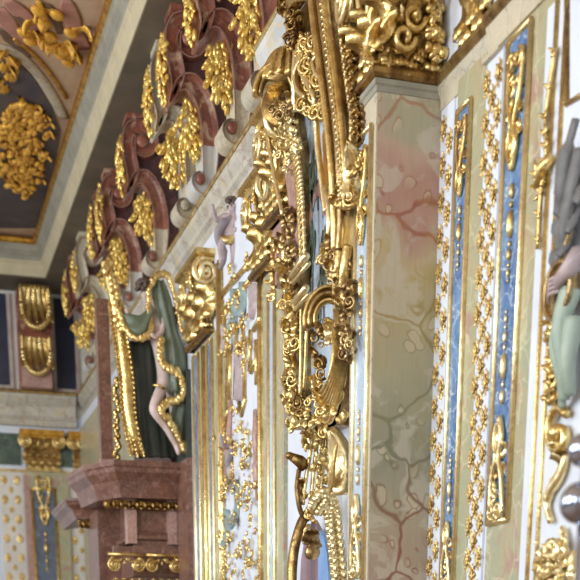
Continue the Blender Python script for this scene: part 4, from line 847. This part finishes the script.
def putto(label, u, v, y, h, lean=.1, seed=0, gild=True):
    """small winged child: one skinned body, head with face and hair, gilded wing and sash. (u,v) is the crown of the head"""
    x, z = py(u, v, y); t = thing('putto', label, 'statue', (x, y, z - h)); k = h / .75
    me = bpy.data.meshes.new('body'); J = [(0, .34, .075), (0, .42, .085), (0, .52, .085), (0, .565, .035), (0, .64, .078),        # pelvis belly chest neck head
        ]
    V = [(0, 0, .34), (0, -.01, .43), (0, 0, .52), (0, 0, .575), (0, -.01, .655),
         (-.09, 0, .535), (-.17, -.05, .47), (-.20, -.12, .56), (-.21, -.15, .62), (.09, 0, .535), (.15, -.03, .45), (.12, -.12, .38), (.08, -.15, .36),
         (-.05, -.02, .30), (-.07, -.12, .20), (-.06, -.04, .06), (-.06, -.09, .02), (.05, 0, .30), (.09, -.03, .16), (.08, .02, .04), (.09, -.05, .01)]
    E = [(0, 1), (1, 2), (2, 3), (3, 4), (2, 5), (5, 6), (6, 7), (7, 8), (2, 9), (9, 10), (10, 11), (11, 12), (0, 13), (13, 14), (14, 15), (15, 16), (0, 17), (17, 18), (18, 19), (19, 20)]
    R = [.075, .085, .085, .035, .075, .045, .036, .028, .022, .045, .036, .028, .022, .06, .05, .033, .024, .06, .05, .033, .024]
    me.from_pydata([(a * k, b * k, c * k) for a, b, c in V], E, []); o = bpy.data.objects.new('body', me); COL.objects.link(o)
    me.materials.append(M['mauve_relief']); sk = o.modifiers.new('skin', 'SKIN'); sk.use_smooth_shade = True
    for i, r in enumerate(R): me.skin_vertices[0].data[i].radius = (r * k, r * k)
    me.skin_vertices[0].data[0].use_root = True
    sd = o.modifiers.new('sub', 'SUBSURF'); sd.levels = 2; sd.render_levels = 2
    o.parent = t; o.rotation_euler = (0, lean, -.5)
    f = Fr((x, y, z - h), (1, 0, 0), (0, 0, 1), (0, -1, 0)); hz = .665 * k; mb = MB()
    rg = random.Random(seed)
    for q in range(34):
        an = rg.random() * 2 * PI; el = rg.uniform(.0, 1.5); r = .085 * k
        blob(mb, f, lean * hz + r * math.cos(el) * math.cos(an), hz + r * math.sin(el) * .95 + .01, -.02 * k - r * math.cos(el) * math.sin(an) * (1 if math.sin(an) > 0 else .5), .026 * k, .022 * k, .026 * k)
    mb.build('hair', 'hair', t)
    mb = MB(); blob(mb, f, lean * hz - .01, hz - .025 * k, .085 * k, .012 * k, .018 * k, .016 * k)
    for sg in (-1, 1): blob(mb, f, lean * hz + sg * .03 * k, hz + .0 * k, .072 * k, .012 * k, .007 * k, .008 * k); blob(mb, f, lean * hz + sg * .04 * k, hz - .03 * k, .055 * k, .022 * k, .022 * k, .018 * k)
    blob(mb, f, lean * hz, hz - .05 * k, .07 * k, .018 * k, .007 * k, .008 * k); mb.build('face', 'mauve_relief', t)
    mb = MB(); rod(mb, f, smooth_path([(.1 * k, .56 * k, .02), (.02 * k, .5 * k, .09 * k), (-.08 * k, .42 * k, .1 * k), (-.12 * k, .3 * k, .06 * k), (-.04 * k, .1 * k, .06 * k), (-.1 * k, -.04 * k, .05 * k)], 5), [.03 * k] * 8 + [.05 * k] * 12 + [.03 * k] * 6, 8, .6); mb.build('mantle', 'grey_relief', t)
    mb = MB()
    for q in range(5): leaf(mb, f, .06 * k, .5 * k, -.1 * k, (.34 - .04 * q) * k, .1 * k, .9 - .45 * q, .5, .1, 4)
    mb.build('wing', 'gold' if gild else 'grey_wing', t)
    mb = MB(); rod(mb, f, smooth_path([(-.12 * k, .3 * k, .03), (0, .26 * k, .1 * k), (.1 * k, .3 * k, .05), (.16 * k, .2 * k, 0), (.12 * k, .05 * k, 0)], 5), [.05 * k] * 10 + [.03 * k] * 12, 8, .6); mb.build('sash', 'gold', t)
    return t
putto('small grey and gilt putto clinging under the long grey cornice', 226, 197, 13.2, .62, .12, 1)
putto('tiny putto near the bottom of the white stucco panel', 236, 425, 13.3, .62, .05, 2)
for nm, L in [('cherub_head', [(227, 420), ]), ('cherub_head', [(253, 388)]), ('cherub_head', [(224, 268)])]:
    u, v = L[0]; y = 13.0 if u > 250 else 13.9; x, z = py(u, v, y); lab = {420: 'painted cherub head low on the left of the stucco panel', 388: 'painted cherub head on the right of the stucco panel', 268: 'pink cherub head above the gilded straps'}[v]
    t = thing('cherub_head', lab, 'statue', (x, y, z)); f = FW(y); mb = MB()
    rows = [[(x + .07 * math.sin(PI * i / 10) * math.cos(2 * PI * j / 14), y + .075 * math.sin(PI * i / 10) * math.sin(2 * PI * j / 14), z - .085 * math.cos(PI * i / 10)) for j in range(14)] for i in range(11)]
    mb.grid(rows, closev=True); blob(mb, f, x - .01, z - .01, .075, .012, .018, .016)
    for sg in (-1, 1): blob(mb, f, x + sg * .03, z - .025, .05, .022, .02, .02)
    mb.build('face', 'flesh' if v != 388 else 'mauve_relief', t)
    mb = MB(); rg = random.Random(v)
    for q in range(26): an = rg.random() * 2 * PI; el = rg.uniform(.1, 1.5); blob(mb, f, x + .075 * math.cos(el) * math.cos(an), z + .01 + .085 * math.sin(el), -.02 + .06 * math.cos(el) * math.sin(an) * (.4 if math.sin(an) > 0 else 1), .024, .02, .024)
    mb.build('hair', 'hair', t)
    mb = MB(); leaf(mb, f, x, z - .06, -.06, .22, .1, -2.4, .5, .2, 4); leaf(mb, f, x, z - .06, -.06, .22, .1, -.7, .5, .2, 4); mb.build('wings', 'gold', t)

# ------------------------------------------------------------------ far wall
fw = FW(YF)
t = thing('pilaster', 'blurred far wall pilaster with dark blue strip between rose marble edges', 'pilaster', (2.8, YF, -1.6))
MB().box(2.46, 3.26, YF - .08, YF - .001, -1.6, ZB).build('shaft', 'green_marble', t)
f = FW(YF - .08)
mb = MB(); poly(mb, f, [(2.60, -1), (2.98, -1), (2.98, 3.22), (2.60, 3.22)], -.002, .005); mb.build('blue_inlay', 'far_blue', t)
mb = MB()
for a in (2.58, 3.0): strip(mb, f, [(a, -1, 0), (a, 3.28, 0)], .06, .035)
strip(mb, f, [(2.56, 3.26, 0), (3.02, 3.26, 0)], .06, .035); mb.build('gilt_moulding', 'gold', t)
mb = MB(); pendant(mb, f, 2.79, 2.95, 1, 1.5, 4); mb.build('head_ornament', 'gold', t)
mb = MB(); poly(mb, f, [(2.44, -1), (2.55, -1), (2.55, 3.5), (2.44, 3.5)], -.02, .004); mb.build('rose_edge', 'pale_brown_marble', t)
def far_capital(label, a0, a1, z0, z1):
    t = thing('pilaster_capital', label, 'capital', ((a0 + a1) / 2, YF, z0)); H = z1 - z0; W = a1 - a0; yy = YF - .1; f = FW(yy); c = (a0 + a1) / 2
    MB().box(a0, a1, yy, YF + .02, z0, z1 - .08).build('bell', 'dark_gold', t)
    MB().box(a0 - .1, a1 + .1, yy - .16, YF, z1 - .09, z1).box(a0 - .06, a1 + .06, yy - .1, YF, z1 - .13, z1 - .09).build('abacus', 'deep_gold', t)
    MB().box(a0 - .02, a1 + .02, yy - .04, YF, z0 - .02, z0 + .03).build('astragal', 'gold', t)
    mb = MB()
    for k in range(4): leaf(mb, f, a0 + W * (k + .5) / 4, z0 + .03, 0, H * .5, W * .26, PI / 2, 1.5, .25, 4)
    for k in range(5): leaf(mb, f, a0 + W * k / 4, z0 + .1, .01, H * .62, W * .2, PI / 2, 1.5, .25, 4)
    cluster(mb, f, c, z0 + H * .72, .03, W * .45, H * .3, 14, .05, 0, .04, 3); mb.build('acanthus', 'gold', t)
    for sg in (-1, 1): mb = MB(); volute(mb, f, c + sg * (W / 2 + .0), z0 + H * .72, .06, H * .19, PI / 2, 2, -sg, .2); mb.build('volute', 'gold', t)
far_capital('blurred gilded capital on the far wall, lower left, with a round volute', 2.50, 3.10, 3.58, 4.25)
far_capital('small blurred gilded capital in the far corner above the brown cornice', 3.38, 3.56, 3.58, 4.25)
MB_ = MB()
for a0, a1, nm in [(2.0, 2.42, 1), (3.14, 3.36, 2)]:
    o = MB().box(a0, a1, YF - .02, YF + .01, 3.66, 4.2).build('marble_tablet', 'dark_green'); tag(o, 'dark green marble tablet on the far wall %s of the capital' % ('left' if nm == 1 else 'right'), 'panel')
struct(MB().box(-8, 3.54, YF - .03, YF + .01, 3.545, 3.59).build('trim_20', 'gold'))
# gilt diaper of the far wall
mb = MB(); f0 = Fr((0, 0, 0), (1, 0, 0), (0, 0, 1), (0, -1, 0))
for i in range(7): th = 2 * PI * i / 7; blob(mb, f0, .032 * math.cos(th), .036 * math.sin(th), 0, .02, .024, .014, th)
blob(mb, f0, 0, 0, .004, .024, .026, .02)
proto = mb.build('gilt_rosette', 'gold'); RM = proto.data; bpy.data.objects.remove(proto)
def diaper(label, a0, a1):
    t = thing('diaper_panel', label, 'wall panel', ((a0 + a1) / 2, YF, 1.8)); MB().box(a0, a1, YF - .012, YF - .001, 1.6, 3.54).build('ground', 'warm_white', t)
    r = 0; z = 1.7
    while z < 3.5:
        a = a0 + .08 + (r % 2) * .12
        while a < a1 - .04:
            o = bpy.data.objects.new('gilt_rosette', RM); COL.objects.link(o); o.parent = t; o.matrix_parent_inverse = t.matrix_world.inverted(); o.location = (a, YF - .013, z); s = 1.15 if r % 2 == 0 else .8; o.scale = (s, 1, s * 1.25); a += .24
        z += .17; r += 1
diaper('white far wall panel with small gilded rosettes, at the left edge', 2.0, 2.43); diaper('white far wall panel with gilded rosettes, beside the brown marble altar', 3.27, 3.54)

o = MB().box(3.50, XW - .002, 18.5, 24.3, -1.6, 4.3).build('marble_facing', 'green_marble'); tag(o, 'grey green marble wall facing between the altar and the far corner', 'wall panel')
# ------------------------------------------------------------------ brown marble altar
t = thing('altar', 'brown marble altar with stepped projecting cornices and gilded capitals at the lower left', 'altar', (3.1, 16.2, -1.6))
def slab(prof, poly_xy, z, mat, name, mi=0):
    """extrude a moulding profile (out, up) round an open plan polyline (from the wall round the front to the wall)"""
    n = len(poly_xy); mb = MB(); rows = []
    for i, (x, y) in enumerate(poly_xy):
        q0 = Vector(poly_xy[max(0, i - 1)]); q1 = Vector((x, y)); q2 = Vector(poly_xy[min(n - 1, i + 1)])
        d1 = (q1 - q0).normalized() if i > 0 else (q2 - q1).normalized(); d2 = (q2 - q1).normalized() if i < n - 1 else d1
        n1 = Vector((d1.y, -d1.x)); n2 = Vector((d2.y, -d2.x)); m = (n1 + n2).normalized(); m = m / max(.35, m.dot(n1))
        rows.append([(x + m.x * o, y + m.y * o, z + h) for o, h in prof])
    k = len(prof); mb.grid(rows, smooth=False, closev=True)
    mb.add([r[0] for r in rows], [tuple(range(n))[::-1]], 0, False); mb.add([r[-1] for r in rows], [tuple(range(n))], 0, False)
    return mb.build(name, mat, t)
def plan(y, xl, d, back): return [(XW, y), (xl, y), (xl - d * .55, y + d)][::-1] and [(xl - d * .55, y + d + back), (xl - d * .55, y + d), (xl, y), (XW, y)]
CP = [(0, 0), (.02, .0), (.03, .04), (.08, .16), (.17, .24), (.18, .28), (.20, .30), (.20, .35), (0, .35)]
# near tier
xn, zn = py(107, 459, 15.6); zb = py(120, 495, 15.6)[1]
H1 = zn - zb
P1 = [(xn - .12, 17.0), (xn - .02, 16.2), (xn + .20, 15.8), (XW, 15.8)]
slab([(o, h * H1 / .35) for o, h in CP], P1, zb, 'brown_marble', 'near_cornice')
slab([(-.05, -.9), (0, -.9), (0, 0), (-.05, 0)], [(xn + .36, 16.9), (xn + .36, 16.0), (XW, 16.0)], zb, 'brown_marble', 'near_frieze')
za = py(140, 545, 15.9)[1]
slab([(0, -.02), (.0, .06), (.05, .08), (.05, .12), (.02, .16), (0, .17), (-.2, .17), (-.2, -.02)], [(xn + .36, 16.9), (xn + .36, 15.99), (XW, 15.99)], za, 'brown_marble', 'near_architrave')
for x0 in (xn + .28, xn + .80): MB().box(x0, x0 + .12, 15.92, 16.1, za + .02, zb).build('dado_strip', 'pale_brown_marble', t)
mb = MB(); f = FW(15.9)
for k in range(9): x = xn + .06 + .1 * k; leaf(mb, f, x, zb - .02, .02, .12, .09, -PI / 2, 1, .3, 3); blob(mb, f, x + .05, zb - .07, .03, .03, .05, .03)
blob(mb, f, xn + .02, zb - .08, .06, .05, .06, .05); mb.build('gilt_egg_course', 'dark_gold', t)
MB().box(xn + .10, XW - .002, 15.93, 16.04, za - .10, za - .015).build('abacus_slab', 'brown_marble', t)
# far tier
xf, zf = py(58, 499, 17.6); zfb = py(100, 520, 17.6)[1]
slab([(o * .9, h * (zf - zfb) / .35) for o, h in CP], [(xf + .25, 19.0), (xf + .25, 17.6), (xn + .6, 17.4)], zfb, 'brown_marble', 'far_cornice')
slab([(-.05, -2.5), (0, -2.5), (0, 0), (-.05, 0)], [(xf + .60, 19.0), (xf + .60, 17.7), (xn + .6, 17.7)], zfb, 'brown_marble', 'far_frieze')
mb = MB(); f = FW(17.66)
for k in range(9): x = xf + .30 + .09 * k; leaf(mb, f, x, zfb - .0, .02, .14, .09, -PI / 2, 1, .3, 3); blob(mb, f, x + .045, zfb - .06, .03, .03, .05, .03)
mb.build('gilt_egg_course', 'dark_gold', t)
# gilded capitals under
for xc in (xn + .16, xn + .64):
    f = FW(15.85); zc = py(130, 562, 15.85)[1]; mb = MB()
    for sg in (-1, 1): volute(mb, f, xc + .08 + sg * .15, zc - .04, .03, .085, PI / 2, 2, -sg, .22)
    for k in range(4): leaf(mb, f, xc - .06 + .1 * k, zc - .42, .0, .32, .12, PI / 2, 1.5, .25, 4)
    cluster(mb, f, xc + .08, zc, .03, .18, .12, 8, .035, 0, .03, 7)
    rod(mb, f, [(xc - .15, zc + .085, .04), (xc + .31, zc + .085, .04)], .025, 6); mb.build('gilt_capital', 'gold', t)
MB().box(3.42, XW - .002, 15.9, 18.4, zb, 4.25).build('back_slab', 'maroon', t)
MB().box(xn + .06, XW - .002, 16.9, 17.69, -1.6, zb - .02).build('altar_core', 'brown_marble', t)
MB().box(3.475, XW - .002, 15.22, 15.8, -1.6, zn).build('altar_return', 'brown_marble', t)
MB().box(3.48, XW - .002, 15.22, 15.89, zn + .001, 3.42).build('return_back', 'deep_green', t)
MB().box(xn + .40, XW - .002, 16.05, 16.88, -1.6, zb - .02).build('altar_body', 'brown_marble', t)
# upright brown post with gilt drops
xp0, zp0 = py(101, 458, 16.0); xp1, _ = py(113, 458, 16.0); zp1 = py(104, 300, 16.0)[1]
t2 = thing('marble_post', 'slim brown marble post standing on the altar cornice', 'post', (xp0, 16.0, zp0))
MB().box(xp0, xp1, 15.95, 16.1, zn + .004, zp1).build('shaft', 'brown_marble', t2)
mb = MB().box(xp0 - .02, xp1 + .02, 15.93, 16.12, zn + .002, zn + .05); mb.build('foot', 'pale_brown_marble', t2)
mb = MB(); f = FW(15.95)
for k in range(30): u = 117 + random.uniform(-2.5, 2.5); v = 380 + 80 * k / 30; a, b = py(u, v, 15.95); blob(mb, f, a, b, 0, .03, .045, .03, random.uniform(-.5, .5))
mb.build('gilt_drops', 'gold', t2)

# ------------------------------------------------------------------ statue in green drapery on the altar
YS = 15.5
def S3(L, y=YS): return [(*py(u, v, y), n) for u, v, n in L]
def SP(L, y=YS, k=6): return smooth_path(S3(L, y), k)
t = thing('statue', 'carved figure in green gold-hemmed drapery on the altar, one bare bent leg showing', 'statue', (py(150, 458, YS)[0], YS, zn))
me = bpy.data.meshes.new('body')
J = [(166, 372, .0, .13), (160, 345, .0, .13), (153, 320, .0, .14), (148, 304, -.02, .05), (144, 290, .0, .085),     # pelvis, belly, chest, neck, head
     (162, 318, .06, .06), (160, 335, .14, .045), (152, 342, .2, .035), (147, 338, .22, .03),                           # right arm
     (140, 318, -.05, .06), (133, 332, .02, .045), (127, 318, .08, .035), (124, 310, .1, .03),                         # left arm
     (163, 385, .06, .10), (150, 412, .16, .085), (164, 428, .10, .06), (175, 447, .08, .045), (177, 457, .12, .035),  # near leg
     (172, 388, -.06, .10), (178, 420, -.08, .08), (182, 452, -.1, .05)]
E = [(0, 1), (1, 2), (2, 3), (3, 4), (2, 5), (5, 6), (6, 7), (7, 8), (2, 9), (9, 10), (10, 11), (11, 12), (0, 13), (13, 14), (14, 15), (15, 16), (16, 17), (0, 18), (18, 19), (19, 20)]
org = t.location
me.from_pydata([tuple(Vector((py(u, v, YS)[0], YS - n, py(u, v, YS)[1])) - Vector(org)) for u, v, n, r in J], E, [])
o = bpy.data.objects.new('body', me); COL.objects.link(o); me.materials.append(M['flesh']); sk = o.modifiers.new('skin', 'SKIN'); sk.use_smooth_shade = True
for i, j in enumerate(J): me.skin_vertices[0].data[i].radius = (j[3] * .78, j[3] * .78)
me.skin_vertices[0].data[0].use_root = True; sd = o.modifiers.new('sub', 'SUBSURF'); sd.levels = 2; sd.render_levels = 2; o.parent = t
f = FW(YS)
mb = MB(); a, b = py(144, 288, YS); rg = random.Random(1)
for k in range(40): an = rg.random() * 2 * PI; el = rg.uniform(-.2, 1.5); blob(mb, f, a + .08 * math.cos(el) * math.cos(an), b + .09 * math.sin(el), -.02 + .07 * math.cos(el) * math.sin(an), .03, .028, .03)
mb.build('hair', 'hair', t)
def cloth(mb, A, B, nfold=3, amp=.02, k=10, th=.012):
    """a sheet between two 3-point-style curves with folds running along it"""
    A = smooth_path(A, 6); B = smooth_path(B, 6); n = min(len(A), len(B)); rows = []
    for i in range(n):
        r1 = []; r2 = []
        for j in range(k + 1):
            q = j / k; h = amp * math.sin(nfold * 2 * PI * q + i * .12) + .06 * math.sin(PI * q)
            p = [lerp(A[i][c], B[i][c], q) for c in range(3)]; r1.append(f.p(p[0], p[1], p[2] + h)); r2.append(f.p(p[0], p[1], p[2] + h - th))
        rows.append(r1 + r2[::-1])
    mb.grid(rows, closev=True, caps=True)
mb = MB(); cloth(mb, S3([(150, 284, .05), (152, 305, .08), (160, 335, .12), (163, 362, .15), (166, 395, .12)]), S3([(163, 282, .05), (170, 300, .08), (176, 330, .10), (186, 360, .10), (189, 395, .08)]), 2.5, .025)
cloth(mb, S3([(166, 385, .12), (172, 400, .12), (168, 425, .08), (178, 440, .05)]), S3([(189, 385, .06), (190, 405, .06), (190, 430, .04), (190, 456, .0)]), 2, .02)
mb.build('green_mantle', 'green_cloth', t)
mb = MB(); cloth(mb, S3([(120, 312, .05), (128, 316, .1), (138, 318, .12), (148, 308, .1)]), S3([(126, 334, .06), (134, 342, .1), (144, 340, .12), (152, 318, .1)]), 1.5, .02); mb.build('green_swag', 'green_cloth', t)
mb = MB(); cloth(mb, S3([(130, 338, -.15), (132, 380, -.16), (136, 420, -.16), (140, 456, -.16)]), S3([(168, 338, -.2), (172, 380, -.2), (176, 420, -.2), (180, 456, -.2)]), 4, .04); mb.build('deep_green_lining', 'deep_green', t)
def fringe(mb, L, w=.035, seed=0):
    p = SP(L, YS, 8); rod(mb, f, p, w * .8, 6, .5); rg = random.Random(seed)
    for q in p: blob(mb, f, q[0] + rg.uniform(-.3, .3) * w, q[1] + rg.uniform(-.3, .3) * w, q[2] + .02, w * .8, w * 1.1, w * .6, rg.uniform(-.8, .8))
mb = MB(); fringe(mb, [(147, 318, .1), (147, 295, .12), (154, 281, .12), (164, 278, .12), (170, 290, .12), (175, 312, .14), (180, 335, .14)], .036, 1)
fringe(mb, [(117, 312, .08), (122, 328, .1), (130, 340, .14), (140, 342, .16), (148, 334, .14), (148, 320, .12)], .036, 2); mb.build('gilt_hem', 'gold', t)
mb = MB(); fringe(mb, [(158, 345, .2), (157, 362, .2), (162, 372, .22), (174, 378, .22), (180, 392, .22), (177, 402, .22), (164, 406, .2), (158, 414, .2), (166, 424, .18), (174, 436, .16), (182, 452, .14)], .046, 3); mb.build('gilt_fringe', 'gold', t)
mb = MB(); a, b = py(155, 390, YS); rod(mb, f, [(a - .06, b + .01, .2), (a, b - .0, .25), (a + .07, b - .02, .2)], .018, 6); mb.build('leg_band', 'gold', t)
t = thing('gilt_curtain', 'long twisted gilded hanging between the brown post and the green figure', 'hanging', (*S3([(133, 458, 0)])[0][:1], 15.6, zn))
mb = MB(); p = SP([(115, 300, .0), (119, 330, .03), (125, 370, .05), (128, 410, .05), (136, 448, .03)], 15.55, 8); rod(mb, FW(15.55), p, [.075] * 30 + [.06] * 10, 10, .8)
rg = random.Random(6)
for i, q in enumerate(p):
    for s in (-1, 0, 1): leaf(mb, FW(15.55), q[0] + s * .04, q[1], .06, .14, .07, -PI / 2 + .4 * s, 1, .4, 3, 0, .5, 7, 5)
mb.build('twisted_folds', 'gold', t)
mb = MB(); p = SP([(106, 262, .0), (110, 280, .03), (114, 300, .05), (118, 330, .03)], 15.55, 6); rod(mb, FW(15.55), p, .07, 8)
for q in p: blob(mb, FW(15.55), q[0] + rg.uniform(-.05, .05), q[1], q[2] + .06, .04, .06, .04)
mb.build('bunched_top', 'gold', t)
